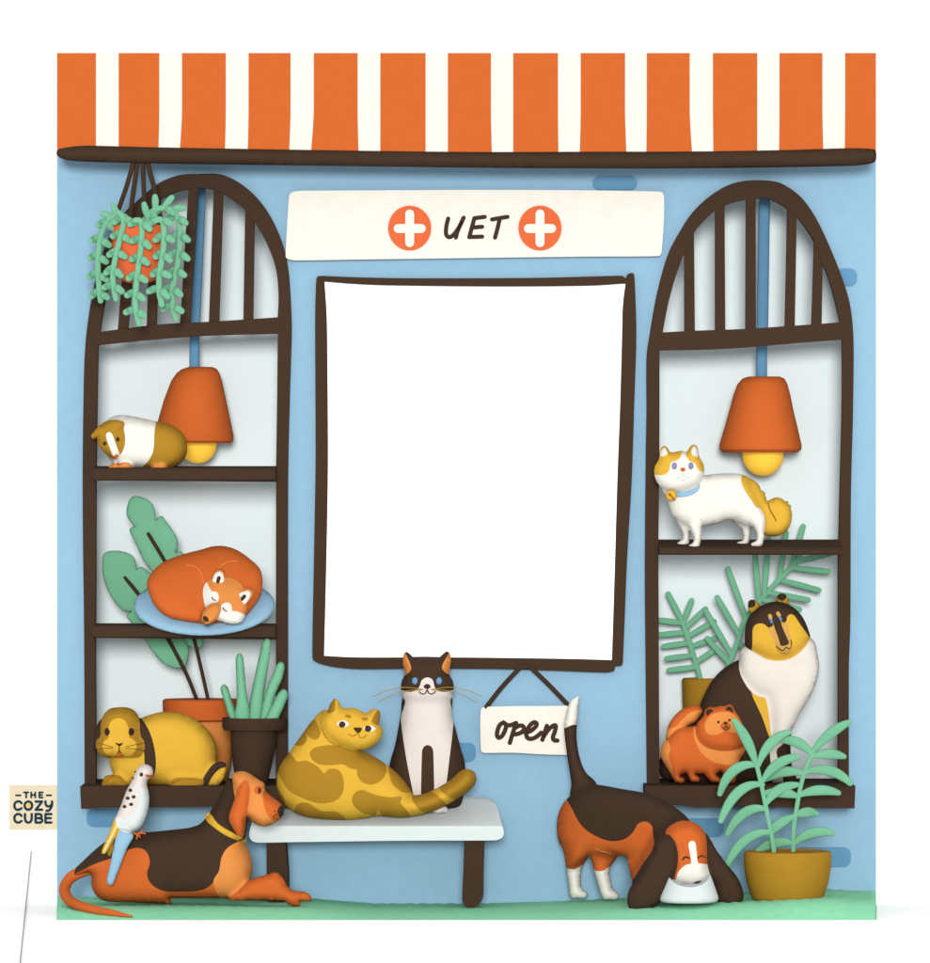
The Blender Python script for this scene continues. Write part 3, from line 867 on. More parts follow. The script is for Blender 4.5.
for l in ([(578, 392), (590, 400), (606, 398), (622, 386)], [(600, 402), (616, 396), (632, 399)], [(596, 402), (598, 410), (596, 420)], [(600, 404), (610, 412)]):
    strokes('claw', [P('E', l)], 1.7, 'orange', -0.48, r, f=27)

# ------------------------------------------------------------------ bench
r = thing('bench', 'white bench with two dark legs under the two cats', 'bench', W(376, 906, -0.2))
so = smooth_closed(P('Wd', [(30, 182), (45, 120), (60, 80), (85, 62), (140, 56), (400, 55), (740, 55), (800, 57), (838, 67), (855, 92), (868, 140), (876, 172), (872, 190), (850, 200), (650, 201), (500, 202), (350, 204), (200, 206), (60, 208), (40, 202)]))
YB, YF = -0.05, -0.29
def seat_f(row): return float(np.interp(row, [796, 822, 826, 845], [0, 0.88, 1, 1]))
a_, b_, fs_, *_ = delaunay_2d_cdt([Vector((p[0], -p[1])) for p in so] + [Vector((x, -y)) for x in np.arange(250, 505, 5.0) for y in (800, 805, 810, 815, 820, 823, 826, 832, 838) if inside(so, np.array([[x, y]]))[0] and dist(so, np.array([[x, y]]))[0] > 1.2],
                                  [(i, (i + 1) % len(so)) for i in range(len(so))], [], 0, 1e-4)
xy = [(v.x, -v.y) for v in a_]
F = [f for f in fs_ if len(f) == 3 and inside(so, np.array([np.mean([xy[i] for i in f], 0)]))[0]]
V = []
n = len(xy)
for x, y in xy: V.append(tuple(W(x, y, YB + (YF - YB) * seat_f(y))))
for x, y in xy: p = W(x, y, YB); V.append((p.x, p.y + .02, p.z))
Fc = [tuple(f) for f in F] + [tuple(i + n for i in f[::-1]) for f in F]
cnt = {(p, q) for f in F for p, q in ((f[0], f[1]), (f[1], f[2]), (f[2], f[0]))}
for p, q in cnt:
    if (q, p) not in cnt: Fc.append((q, p, p + n, q + n))
link('seat', V, Fc, [C['seat']], None, r, sharp=50)
for o in (P('Wd', [(88, 200, 1), (150, 200, 1), (156, 260), (160, 340), (156, 395), (140, 410), (118, 413), (98, 408), (90, 380), (88, 300)]), P('Wd', [(745, 192, 1), (813, 192, 1), (810, 300), (808, 385), (795, 412), (768, 423), (745, 416), (738, 398), (742, 300)])):
    slab('leg', o, [], -0.275, -0.10, ['brown'], r, bevel=0.012)

# ------------------------------------------------------------------ tuxedo cat
r = thing('tuxedo_cat', 'black and white cat sitting upright on the bench', 'cat', W(428, 809, -0.15))
b = body('body', [
    Part(P('G', [(560, 215), (545, 290), (525, 400), (503, 480), (495, 580), (530, 640), (600, 652), (700, 656), (768, 646), (787, 610), (795, 490), (775, 410), (745, 290), (738, 215), (650, 180)]), 21, 'brown',
         p=[(P('G', [(553, 180), (562, 240), (547, 295), (549, 340), (570, 470), (595, 600), (598, 662), (702, 662), (716, 600), (735, 450), (750, 310), (738, 240), (748, 180)]), 'pink_white'),
            (P('G', [(628, 670), (628, 430), (635, 411), (650, 404), (665, 411), (672, 430), (672, 670)]), 'brown')]),
    Part(P('G', [(665, 640), (690, 636), (722, 645), (728, 662), (700, 668), (670, 664)]), 5, 'pink_white', f=16),
    Part(P('T', [(222, 340), (228, 290), (250, 240), (237, 190), (235, 140), (243, 95), (262, 83), (285, 97), (305, 118, 1), (400, 117), (500, 119, 1), (525, 95), (550, 79), (572, 95), (579, 150), (568, 238), (592, 290), (600, 335), (594, 375), (575, 425), (500, 455), (410, 462), (330, 455), (245, 425), (228, 375)]), 18, 'brown', f=8,
         p=[(P('T', [(356, 325), (372, 282), (410, 262), (447, 278), (462, 325), (482, 356), (540, 366), (620, 360), (620, 480), (200, 480), (205, 365), (290, 366), (335, 352)]), 'pink_white'),
            (P('T', [(248, 92), (268, 120), (296, 202), (248, 247), (225, 180), (232, 120)]), 'apricot'), (P('T', [(572, 92), (590, 150), (568, 240), (515, 196), (545, 125)]), 'apricot')]),
], -0.15, r)
eye(r, b, 'T', 322, 287, 21, 26, 'brick_blue'); eye(r, b, 'T', 495, 287, 21, 26, 'brick_blue')
eye(r, b, 'T', 410, 327, 24, 18, 'brown', 1.2, name='nose')
line(r, b, 'mouth', [[(352, 365), (375, 381), (398, 374), (410, 352), (422, 374), (445, 381), (469, 364)], [(410, 335), (410, 352)]], 1.2, 'brown', 'T')
for l in ([(380, 347, 30), (250, 333, 27), (130, 354, 24), (25, 398, 20)], [(372, 350, 30), (270, 358, 27), (160, 390, 24), (58, 442, 20)], [(440, 347, 30), (570, 333, 27), (690, 352, 24), (798, 398, 20)], [(448, 350, 30), (560, 358, 27), (660, 387, 24), (764, 442, 20)]):
    strokes('whisker', [P('T', l)], 0.75, 'whisker', -0.15, r)

# ------------------------------------------------------------------ tortoiseshell cat
r = thing('spotted_cat', 'fat yellow cat with brown patches lying on the white bench', 'cat', W(365, 818, -0.255))
b = body('body', [
    Part(P('G', [(250, 270), (200, 315), (160, 370), (110, 440), (75, 490), (64, 550), (75, 610), (105, 645), (150, 675), (220, 692), (330, 698), (400, 692), (460, 682), (540, 688), (600, 682), (680, 660), (760, 618), (815, 580), (838, 545), (830, 512), (803, 500), (775, 508), (740, 540), (700, 566), (650, 590), (597, 601), (580, 575), (545, 530), (500, 490), (440, 450), (390, 425), (340, 380), (300, 300)]), 28, 'yellow',
         p=[(P('G', q), 'mustard') for q in (
             [(208, 308), (233, 340), (233, 372), (208, 382), (172, 350)], [(165, 352), (183, 382), (165, 405), (130, 402)],
             [(195, 440), (210, 415), (260, 404), (330, 408), (400, 425), (460, 455), (487, 485), (488, 515), (465, 545), (430, 556), (395, 545), (377, 515), (378, 500), (350, 493), (322, 478), (270, 481), (220, 473)],
             [(105, 430), (145, 466), (180, 463), (225, 485), (250, 512), (265, 498), (290, 494), (315, 508), (327, 548), (320, 590), (290, 620), (230, 628), (160, 605), (110, 575), (75, 520), (50, 480)],
             [(500, 470), (560, 520), (600, 575), (570, 590), (535, 575), (508, 540)],
             [(358, 612), (372, 585), (400, 577), (450, 596), (500, 604), (550, 604), (545, 626), (572, 660), (584, 700), (490, 700), (459, 655), (447, 679), (400, 667), (368, 642)],
             [(135, 655), (150, 630), (185, 627), (240, 658), (300, 662), (332, 705), (220, 715), (130, 690)], [(50, 560), (85, 595), (98, 635), (60, 650)],
             [(590, 600), (650, 585), (690, 600), (722, 640), (690, 675), (640, 670), (605, 640)], [(695, 568), (740, 530), (800, 485), (860, 510), (850, 570), (790, 630), (740, 610), (710, 590)])]),
    Part(P('G', [(238, 320), (244, 292), (262, 276), (274, 245), (290, 225), (305, 232), (322, 260), (368, 261), (412, 281), (430, 267), (450, 264), (465, 275), (466, 300), (463, 322), (477, 350), (465, 385), (430, 415), (380, 425), (320, 410), (270, 380), (245, 345)]), 16, 'yellow', f=20,
         p=[(P('G', [(260, 278), (272, 238), (290, 220), (294, 258), (290, 272)]), 'mustard'), (P('G', [(434, 312), (445, 285), (464, 266), (475, 300), (463, 327)]), 'mustard')]),
], -0.255, r, h=2.4)
decal(r, b, 'eyebrow', ell('G', 344, 291, 13, 7, 15), 'mustard', .3); decal(r, b, 'eyebrow', ell('G', 408, 302, 13, 6, 0), 'mustard', .3)
decal(r, b, 'eye', P('G', [(299, 321), (316, 308), (334, 309), (348, 323), (325, 334)]), 'cream', .5)
decal(r, b, 'eye', P('G', [(401, 339), (420, 326), (437, 328), (451, 340), (430, 351)]), 'cream', .5)
eye(r, b, 'G', 321, 322, 13.5, 12.5, t=1.3, name='pupil'); eye(r, b, 'G', 421, 338.5, 14, 12.5, t=1.3, name='pupil')
decal(r, b, 'nose', P('G', [(364, 337), (381, 334), (398, 338), (383, 356)]), 'brown', 1.0)
line(r, b, 'mouth', [[(345, 358), (358, 367), (372, 364), (381, 354), (388, 370), (400, 374), (414, 364)]], 1.0, 'mustard', 'G')
line(r, b, 'cheek_line', [[(237, 312), (243, 345), (268, 385), (312, 411)]], 1.3, 'mustard', 'G', lift=0)

# ------------------------------------------------------------------ beagle at its bowl
r = thing('beagle', 'black orange and white long eared dog eating with its tail up', 'dog', W(640, 900, -0.3))
b = body('body', [
    Part(P('H', [(366, 178), (372, 180), (368, 230), (363, 300), (372, 365), (392, 415), (425, 450), (440, 520), (352, 505), (343, 485), (347, 450), (335, 370), (326, 300), (326, 260), (342, 197)]), 8, 'brown', f=-40, p=[(P('H', [(300, 100), (420, 100), (390, 200), (385, 262), (350, 267), (310, 277), (290, 200)]), 'cream')]),
    Part(P('H', [(318, 640), (325, 670), (331, 712), (338, 766), (346, 809), (370, 811), (393, 810), (398, 795), (379, 774), (380, 720), (402, 674), (400, 630), (360, 610)]), 9, 'orange', f=-52, p=[(P('H', [(300, 708), (335, 716), (360, 717), (384, 706), (410, 715), (410, 820), (320, 820)]), 'cream')]),
    Part(P('H', [(385, 640), (408, 685), (417, 718), (430, 766), (446, 809), (470, 811), (490, 810), (494, 793), (475, 773), (466, 715), (492, 668), (450, 640)]), 9, 'orange', f=-30, p=[(P('H', [(405, 715), (425, 720), (445, 719), (469, 708), (510, 720), (510, 820), (420, 820)]), 'cream')]),
    Part(P('H', [(524, 670), (530, 735), (545, 800), (580, 808), (600, 790), (590, 700)]), 9, 'orange', f=14),
    Part(P('H', [(343, 490), (380, 462), (425, 452), (500, 462), (570, 473), (640, 500), (705, 550), (720, 620), (650, 700), (560, 740), (531, 737), (523, 683), (490, 668), (440, 672), (402, 674), (370, 700), (335, 712), (325, 665), (306, 625), (303, 570), (316, 525)]), 24, 'orange', gx=0.75, f=-5,
         p=[(P('H', [(330, 470), (350, 530), (380, 580), (425, 610), (470, 622), (510, 613), (535, 590), (550, 565), (572, 557), (591, 570), (597, 615), (620, 700), (760, 660), (740, 530), (600, 440), (430, 420)]), 'brown')]),
    Part(P('X', [(575, 185), (610, 225), (640, 280), (700, 365), (770, 450), (800, 510), (813, 570), (800, 610), (750, 638), (700, 632), (655, 610), (640, 540), (605, 455), (590, 380), (580, 280)]), 8, 'brown', f=62),
    Part(P('X', [(328, 195), (350, 150), (400, 118), (450, 108), (510, 120), (555, 155), (580, 200), (586, 300), (591, 380), (606, 460), (580, 492), (500, 516), (420, 507), (382, 492), (350, 400), (335, 300)]), 20, 'orange', f=66,
         p=[(P('X', [(390, 500), (398, 440), (420, 400), (455, 372), (485, 362), (478, 300), (469, 248), (478, 230), (495, 225), (512, 238), (520, 300), (529, 360), (560, 367), (600, 385), (625, 460), (590, 510), (500, 530), (420, 520)]), 'cream')]),
    Part(P('X', [(328, 186), (360, 195), (390, 240), (405, 310), (400, 380), (380, 450), (340, 540), (290, 605), (220, 650), (155, 664), (110, 642), (95, 600), (100, 540), (130, 480), (180, 390), (245, 295), (265, 235), (295, 195)]), 8, 'brown', f=88),
], -0.30, r)
decal(r, b, 'nose', P('X', [(486, 503), (506, 482), (545, 472), (588, 476), (562, 494), (520, 504)]), 'brown', 2.4)
line(r, b, 'eyelid', [[(435, 340), (445, 326), (460, 325), (473, 332)]], 1.8, 'brown', 'X', flat=.4); line(r, b, 'eyelid', [[(530, 328), (545, 319), (558, 321), (569, 331)]], 1.8, 'brown', 'X', flat=.4)
line(r, b, 'fur_line', [[(418, 647), (450, 658), (490, 668)]], 0.9, 'apricot', 'H', lift=0)

bw = lathe('food_bowl', [(884, 12), (878.5, 18), (875.5, 20), (875, 21.5), (877, 22.5), (896, 29.2), (899, 29.6), (901, 28.5), (902.2, 26)], 689, -0.60, 'seat')
for v in bw.data.vertices:      # the front of the rim dips for the muzzle
    row = 481.5 - (v.co.z - CZ) / sc(-0.60)
    fr = max(0.0, -(v.co.y + 0.60)) / (22 * S0)
    v.co.z -= 11.5 * S0 * min(1, fr) ** 1.3 * max(0.0, min(1.0, (897 - row) / 20))
tag(bw, 'pale food bowl under the muzzle of the long eared dog', 'bowl')

# ------------------------------------------------------------------ white and yellow cat
r = thing('white_cat', 'white cat with yellow patches and blue collar standing on the right window shelf', 'cat', W(720, 548, -0.11))
b = body('body', [
    Part(P('U', [(600, 262), (650, 285), (690, 315), (705, 350, 1), (712, 352), (732, 368, 1), (728, 385), (738, 390, 1), (735, 405), (742, 412, 1), (790, 392), (825, 398), (845, 415, 1), (862, 414), (865, 432, 1), (880, 440), (878, 460, 1), (886, 485), (876, 550), (840, 600), (780, 618), (718, 602), (700, 500), (640, 400), (590, 330), (583, 290)]), 12, 'yellow', f=-6),
    Part(P('U', [(215, 525), (240, 580), (250, 628), (220, 655), (212, 675), (235, 686), (270, 681), (286, 660), (291, 600), (305, 540), (260, 500)]), 6, 'cream', f=-6),
    Part(P('U', [(525, 515), (575, 560), (597, 600), (598, 640), (568, 652), (563, 668), (585, 675), (615, 672), (636, 655), (645, 560), (600, 500)]), 6, 'cream', f=-8),
    Part(P('U', [(130, 330), (250, 280), (365, 265), (440, 255), (520, 252), (600, 262), (650, 330), (700, 430), (722, 500), (705, 560), (640, 565), (530, 522), (440, 546), (360, 560), (290, 560), (220, 528), (180, 475), (160, 400)]), 17, 'cream',
         p=[(P('U', [(602, 250), (588, 275), (586, 300), (600, 340), (640, 400), (690, 470), (725, 505), (760, 450), (700, 280), (640, 240)]), 'yellow')]),
    Part(P('U', [(280, 550), (305, 610), (308, 650), (282, 670), (278, 688), (305, 701), (335, 692), (350, 655), (358, 560), (350, 500), (310, 500)]), 6, 'cream', f=9),
    Part(P('U', [(560, 490), (640, 540), (672, 590), (674, 640), (648, 655), (642, 670), (665, 681), (695, 680), (713, 660), (721, 600), (723, 505), (680, 450)]), 6, 'cream', f=9),
    Part(P('U', [(80, 250), (85, 210), (108, 168), (112, 130), (123, 102), (140, 92), (157, 102), (178, 130), (235, 121), (268, 127), (288, 97), (310, 85), (330, 97), (342, 155), (366, 200), (370, 245), (360, 280), (330, 320), (260, 350), (180, 356), (130, 338), (95, 300)]), 14, 'cream', f=14,
         p=[(P('U', [(70, 255), (80, 205), (110, 165), (100, 120), (130, 80), (160, 90), (180, 130), (237, 115), (232, 155), (210, 177), (175, 190), (168, 222), (155, 250), (120, 263), (95, 260)]), 'yellow'),
            (P('U', [(117, 155), (119, 125), (138, 103), (152, 120), (156, 140)]), 'cream'),
            (P('U', [(263, 150), (270, 125), (290, 85), (320, 75), (350, 110), (348, 160), (378, 205), (374, 238), (352, 242), (330, 225), (315, 195), (285, 180)]), 'yellow'),
            (P('U', [(295, 138), (300, 105), (315, 95), (330, 120), (332, 157)]), 'cream')]),
], -0.11, r, h=1.8)
eye(r, b, 'U', 195, 209, 15, 21, 'violet'); eye(r, b, 'U', 291, 209, 15, 21, 'violet')
eye(r, b, 'U', 244, 230, 15, 12, 'orange', 1.1, name='nose')
line(r, b, 'mouth', [[(208, 281), (232, 270), (244, 250), (256, 268), (278, 278)], [(232, 288), (245, 292), (258, 288)]], 0.9, 'mist', 'U')
line(r, b, 'fur_line', [[(215, 530), (245, 552), (276, 557)], [(345, 515), (356, 535), (357, 560)], [(535, 517), (580, 512), (620, 530), (643, 560)]], 0.9, 'mist', 'U', lift=0.1)
line(r, b, 'tail_line', [[(742, 425), (755, 465), (773, 495), (790, 528)]], 1.3, 'ochre', 'U', lift=0)
decal(r, b, 'collar', P('U', [(200, 354), (250, 355), (300, 345), (330, 327), (346, 313), (340, 345), (310, 371), (260, 388), (205, 387)]), 'wall_blue', 1.2)
for x in (230, 257, 282): eye(r, b, 'U', x, 376 - (x - 230) * .25, 4, 4, 'brick_blue', 1.7, name='stud')
bl = body('bell', [Part(ell('U', 178, 379, 33, 34), 5, 'yellow', f=22, sm=False)], -0.11, r)
strokes('bell_slot', [P('U', [(168, 374), (182, 390), (196, 405)])], 1.4, 'ochre', -0.11, r, bl.obj, on=bl, lift=0); eye(r, bl, 'U', 169, 375, 8, 8, 'ochre', .5, name='bell_hole')

# ------------------------------------------------------------------ collie
r = thing('collie', 'tall black yellow and cream collie sitting on the right window sill', 'dog', W(770, 784, 0.03))
b = body('body', [
    Part(P('J', [(425, 385), (370, 415), (320, 465), (280, 540), (250, 620), (190, 700), (125, 752), (113, 790), (120, 838), (160, 858), (300, 866), (450, 868), (560, 869), (640, 869), (646, 845), (627, 800), (628, 650), (690, 520), (720, 420), (690, 310), (560, 330)]), 24, 'brown',
         p=[(P('J', [(468, 510), (520, 525), (545, 600), (548, 692), (535, 680), (508, 605)]), 'yellow'), (P('J', [(540, 680), (592, 704), (565, 735), (575, 790), (594, 875), (556, 875), (543, 800)]), 'ivory')]),
    Part(P('J', [(440, 335), (421, 390), (425, 440), (455, 495), (490, 524), (520, 534), (535, 600), (545, 690), (565, 698), (590, 706), (625, 655), (655, 595), (700, 520), (728, 440), (726, 375), (695, 300), (560, 320)]), 16, 'ivory', f=14),
    Part(P('S', [(215, 115), (220, 85), (250, 73), (280, 88), (308, 118), (280, 160), (235, 180), (218, 148)]), 4, 'yellow', f=8, p=[(P('S', [(205, 133), (208, 85), (250, 62), (270, 85), (266, 122), (240, 134)]), 'brown')]),
    Part(P('S', [(431, 80), (445, 40), (475, 25), (505, 35), (525, 75), (537, 125), (480, 130), (432, 105)]), 4, 'yellow', f=8, p=[(P('S', [(436, 55), (445, 28), (475, 12), (510, 30), (513, 55), (490, 78), (462, 77)]), 'brown')]),
    Part(P('S', [(184, 370), (190, 290), (210, 220), (250, 165), (310, 120), (370, 95), (430, 87), (490, 97), (560, 130), (620, 190), (660, 260), (692, 357), (680, 385), (650, 432), (590, 492), (520, 530), (430, 543), (350, 528), (290, 496), (240, 466), (190, 432)]), 17, 'brown', f=22,
         p=[(P('S', [(240, 480), (240, 390), (242, 300), (258, 268), (292, 253), (330, 259), (362, 285), (390, 276), (402, 262), (430, 250), (455, 248), (485, 248), (504, 228), (505, 205), (523, 186), (545, 183), (568, 198), (610, 262), (690, 378), (680, 440), (600, 510), (520, 545), (430, 560), (340, 545), (270, 510)]), 'yellow'),
            (P('S', [(348, 283), (375, 286), (402, 265), (450, 248), (485, 248), (505, 240), (520, 300), (530, 350), (545, 430), (525, 475), (490, 488), (455, 475), (425, 435), (390, 360)]), 'tan'),
            (P('S', [(400, 220), (450, 220), (465, 270), (492, 335), (515, 385), (519, 408), (488, 425), (456, 422), (450, 405), (430, 340), (403, 262)]), 'brown')]),
    Part(P('S', [(400, 250), (470, 240), (520, 330), (540, 430), (520, 475), (490, 488), (455, 475), (425, 430)]), 5, 'tan', f=36,
         p=[(P('S', [(395, 220), (450, 220), (465, 270), (492, 335), (515, 385), (519, 408), (488, 425), (456, 422), (450, 405), (430, 340), (403, 262)]), 'brown')]),
], 0.035, r, h=1.9)
for p0, p1, c0, c1 in (((374, 193), (379, 212), (380, 222), (388, 244)), ((436, 174), (446, 192), (449, 202), (458, 224))):
    body('eyebrow', [Part(cap('S', p0, p1, 30), .7, 'tan', sm=False)], b.Y, r, None, on=b)
    body('eye', [Part(cap('S', c0, c1, 20), 1.1, 'brick_blue', sm=False)], b.Y, r, None, on=b)
line(r, b, 'mouth', [[(425, 430), (450, 450), (476, 461), (491, 443), (503, 434), (514, 447), (530, 440), (539, 415), (536, 382)]], 1.1, 'brown', 'S')
for x in (545, 628): pass

# ------------------------------------------------------------------ pomeranian
r = thing('pomeranian', 'small fluffy orange dog standing on the sill in front of the collie', 'dog', W(700, 783, -0.13))
b = body('body', [
    Part(P('R', [(205, 390), (210, 310), (240, 240), (300, 170), (370, 130), (430, 120), (470, 132), (486, 165), (470, 200), (430, 250), (370, 280), (310, 310), (260, 350)]), 10, 'orange', f=-6, p=[(P('R', [(200, 375), (213, 306), (270, 285), (320, 235), (380, 180), (440, 157), (490, 165), (475, 210), (420, 260), (330, 290), (270, 340)]), 'apricot')]),
    Part(P('R', [(215, 380), (260, 325), (320, 290), (420, 278), (560, 240), (760, 300), (812, 420), (812, 480), (765, 560), (745, 690), (732, 719, 1), (680, 721, 1), (650, 680), (630, 637), (597, 648), (602, 668), (640, 690), (640, 719, 1), (555, 719, 1), (495, 654, 1), (430, 650, 1), (455, 670), (467, 695), (455, 714, 1), (395, 714, 1), (362, 650), (345, 645), (312, 665), (336, 680), (348, 700), (340, 722, 1), (275, 722, 1), (240, 655), (170, 540), (160, 470), (180, 410)]), 17, 'orange',
         p=[(P('R', [(210, 380), (232, 440), (222, 510), (248, 600), (248, 690), (170, 580), (130, 480), (170, 400)]), 'apricot'),
            (P('R', [(415, 285), (436, 285), (430, 330), (460, 400), (530, 445), (640, 465), (740, 455), (790, 432), (835, 440), (820, 500), (750, 563), (660, 575), (570, 555), (490, 500), (440, 430), (414, 350)]), 'apricot')]),
    Part(P('R', [(432, 300), (440, 255), (475, 215), (492, 190), (500, 152), (535, 127), (570, 131), (620, 119), (655, 121), (680, 108), (712, 116), (728, 150), (770, 215), (800, 280), (815, 350), (808, 420), (740, 455), (640, 466), (530, 446), (460, 397), (434, 345)]), 13, 'orange', f=12,
         p=[(P('R', [(496, 280), (508, 225), (560, 180), (640, 162), (720, 180), (765, 225), (783, 280), (760, 320), (710, 325), (655, 305), (620, 330), (560, 342), (510, 325)]), 'apricot'),
            (P('R', [(513, 192), (509, 160), (530, 142), (550, 145), (564, 164), (540, 173), (530, 186)]), 'brown'), (P('R', [(657, 152), (668, 130), (692, 124), (713, 143), (713, 172), (690, 157)]), 'brown')]),
    Part(ell('R', 655, 271, 38, 27), 5, 'orange', f=24),
], -0.13, r, h=1.6)
eye(r, b, 'R', 600, 242, 10, 10.5); eye(r, b, 'R', 686, 227, 10, 10.5); eye(r, b, 'R', 655, 248, 17, 10, 'brown', 1.0, name='nose')
line(r, b, 'mouth', [[(626, 278), (640, 296), (662, 301), (682, 293), (688, 274)], [(656, 255), (661, 276)], [(646, 284), (660, 276), (674, 284)]], 1.0, 'brown', 'R')

# ------------------------------------------------------------------ plants
def pot(root, prof, cx, Y, color, rim=None, soil_row=None, soil_r=None, name='pot'):
    p = lathe(name, prof, cx, Y, color, root)
    if rim: lathe('rim', rim[0], cx, Y, rim[1], root, p)
    if soil_row: lathe('soil', [(soil_row, soil_r), (soil_row + 1.5, soil_r)], cx, Y, 'soil', root, p)
    return p
def leafy(root, name, items, Y, color='green', flat=0.35):
    acc = ([], [])
    for pts, rad in items: sweep(acc, pts, rad, Y, flat=flat)
    return link(name, *acc, [C[color]], None, root)
def bez(a, b, c, n=9):
    return [tuple((1 - t) ** 2 * p + 2 * t * (1 - t) * q + t * t * w for p, q, w in zip(a, b, c)) for t in [i / (n - 1) for i in range(n)]]

# hanging trailing plant
r = thing('hanging_plant', 'trailing green plant in a coral pot hanging under the awning', 'plant', W(139, 162, -0.21))
pot(r, [(226, 22), (225.3, 25.5), (226.5, 26.3), (240, 26), (258, 25), (272, 22.5), (280, 18), (283, 10)], 138, -0.21, 'coral', soil_row=227.5, soil_r=23)
for a in ([(134, 160), (127, 185), (117, 214), (114, 226)], [(138, 160), (135, 180), (131.5, 205), (129, 226)], [(143, 160), (143.5, 180), (145, 205), (150, 226)], [(147, 160), (150, 172), (155, 192), (162, 226)]):
    strokes('cord', [a], 4.8, 'brown', -0.212, r)
def trail(stem, f, skip=0, n=None, extra=()):
    st_ = smooth_open([(x, y) for x, y in P('A', stem)], 1.0)
    items = [([(x, y, f) for x, y in st_[::4] + [st_[-1]]], 3.0)]
    L = len(st_)
    i = 5 + skip
    side = 1
    while i < L - 4:
        x, y = st_[i]
        for sd in (-1, 1):
            j = min(L - 1, i + (3 if sd > 0 else 0))
            x, y = st_[j]
            ln = random.uniform(8.6, 10.6)
            ang = math.radians(random.uniform(20, 38)) * (1 if True else -1)
            dx, dy = sd * ln * math.cos(ang), ln * math.sin(ang)
            items.append(([(x, y, f), (x + dx * .5, y + dy * .35, f + 4 * sd), (x + dx, y + dy, f + 3)], [2.4, 3.9, 3.3]))
        i += 18
    items += [([(x, y, f) for x, y in P('A', l)], [2.0, 3.6, 3.0]) for l in extra]
    leafy(r, 'trail', items, -0.21)
trail([(290, 300), (283, 270), (250, 285), (222, 330), (212, 390), (208, 450), (212, 520), (218, 575)], 6, extra=([(285, 280), (272, 255), (263, 238)], [(262, 285), (240, 270), (226, 265)]))
trail([(288, 265), (304, 290), (292, 350), (275, 420), (265, 480), (268, 530), (276, 570)], 24)
trail([(345, 292), (368, 300), (367, 380), (355, 470), (346, 560), (348, 610), (360, 660)], 30)
trail([(415, 293), (440, 290), (448, 340), (443, 410), (432, 480), (430, 540), (440, 592)], 28)
trail([(385, 300), (400, 260), (440, 245), (480, 258), (500, 310), (500, 380), (492, 450), (475, 530), (475, 590), (488, 640)], 10,
      extra=([(390, 290), (380, 255), (374, 232)], [(412, 260), (414, 225), (413, 205)], [(440, 245), (458, 225), (472, 208)], [(470, 250), (495, 245), (515, 245)]))

# tall broad leaved plant
r = thing('broad_leaf_plant', 'broad leaved plant in a terracotta pot behind the rabbit', 'plant', W(200, 784, 0.2))
pot(r, [(720, 31), (722, 32.5), (750, 31.5), (770, 29), (782, 26.5), (782.3, 24)], 201, 0.2, 'apricot', ([(699.5, 35), (699, 37), (700.5, 38.5), (719, 38), (720.5, 36), (720.6, 31)], 'orange'), 702, 35.2)
def leaf(root, outline, Y, f=0, t=3, gx=0.0):
    return body('leaf', [Part(outline, t, 'green', f=f, gx=gx)], Y, root, h=1.5).obj
leaf(r, P('C', [(197, 150), (200, 105), (215, 75), (240, 68), (290, 85), (315, 122), (318, 168, 1), (345, 152), (365, 175), (412, 250), (405, 308, 1), (430, 303), (480, 400), (515, 580), (522, 690), (490, 713), (450, 690), (380, 560), (330, 420), (290, 370), (265, 335), (240, 280), (207, 210), (228, 196, 1)]), 0.13, 0, gx=.12)
leaf(r, P('C', [(95, 340), (105, 308), (150, 298), (200, 308), (230, 330), (240, 376, 1), (262, 367), (330, 430), (420, 560), (455, 690), (455, 760), (430, 798), (360, 780), (310, 730), (250, 640), (198, 578), (218, 556, 1), (180, 550), (130, 490), (100, 410)]), 0.15, 0, gx=-.1)
strokes('stem', [P('C', [(290, 228, 6), (360, 345, 4), (430, 480, 6), (485, 680, 6), (520, 830, 3), (545, 945, 0)])], 3.7, 'brown', 0.13, r)
strokes('stem', [P('C', [(190, 412, 4), (245, 478, 6), (310, 570, 6), (375, 675, 5), (450, 820, 2), (500, 945, 0)])], 3.9, 'brown', 0.15, r)

# upright plant in dark pot
r = thing('succulent_plant', 'upright finger leaved green plant in a dark brown pot on the sill', 'plant', W(254, 786, -0.12))
pot(r, [(729, 22.5, 0), (731, 23.5, -.5), (745, 22.5, -1), (765, 19.5, -2), (781, 16.5, -3), (785.5, 14, -3)], 254.5, -0.12, 'brown', ([(719, 30), (717.5, 31), (718, 32.5), (727, 32.2), (730, 30.5), (730.6, 22)], 'brown'), 719.5, 30.2)
for o, f in (([(583, 268), (590, 253), (600, 250), (612, 262), (632, 325), (655, 395), (625, 400), (597, 315)], 0), ([(643, 150), (649, 133), (660, 128), (672, 142), (682, 250), (698, 400), (640, 400), (647, 300)], 8), ([(690, 400), (695, 330), (720, 200), (745, 90), (758, 71), (770, 71), (779, 90), (774, 150), (752, 290), (745, 400)], 4),
             ([(735, 400), (756, 290), (800, 176), (814, 161), (828, 166), (832, 185), (822, 230), (793, 300), (772, 400)], 10), ([(750, 400), (783, 330), (810, 280), (828, 266), (843, 275), (845, 297), (806, 388), (795, 400)], 16)):
    leaf(r, P('D', o), -0.12, f, 5)

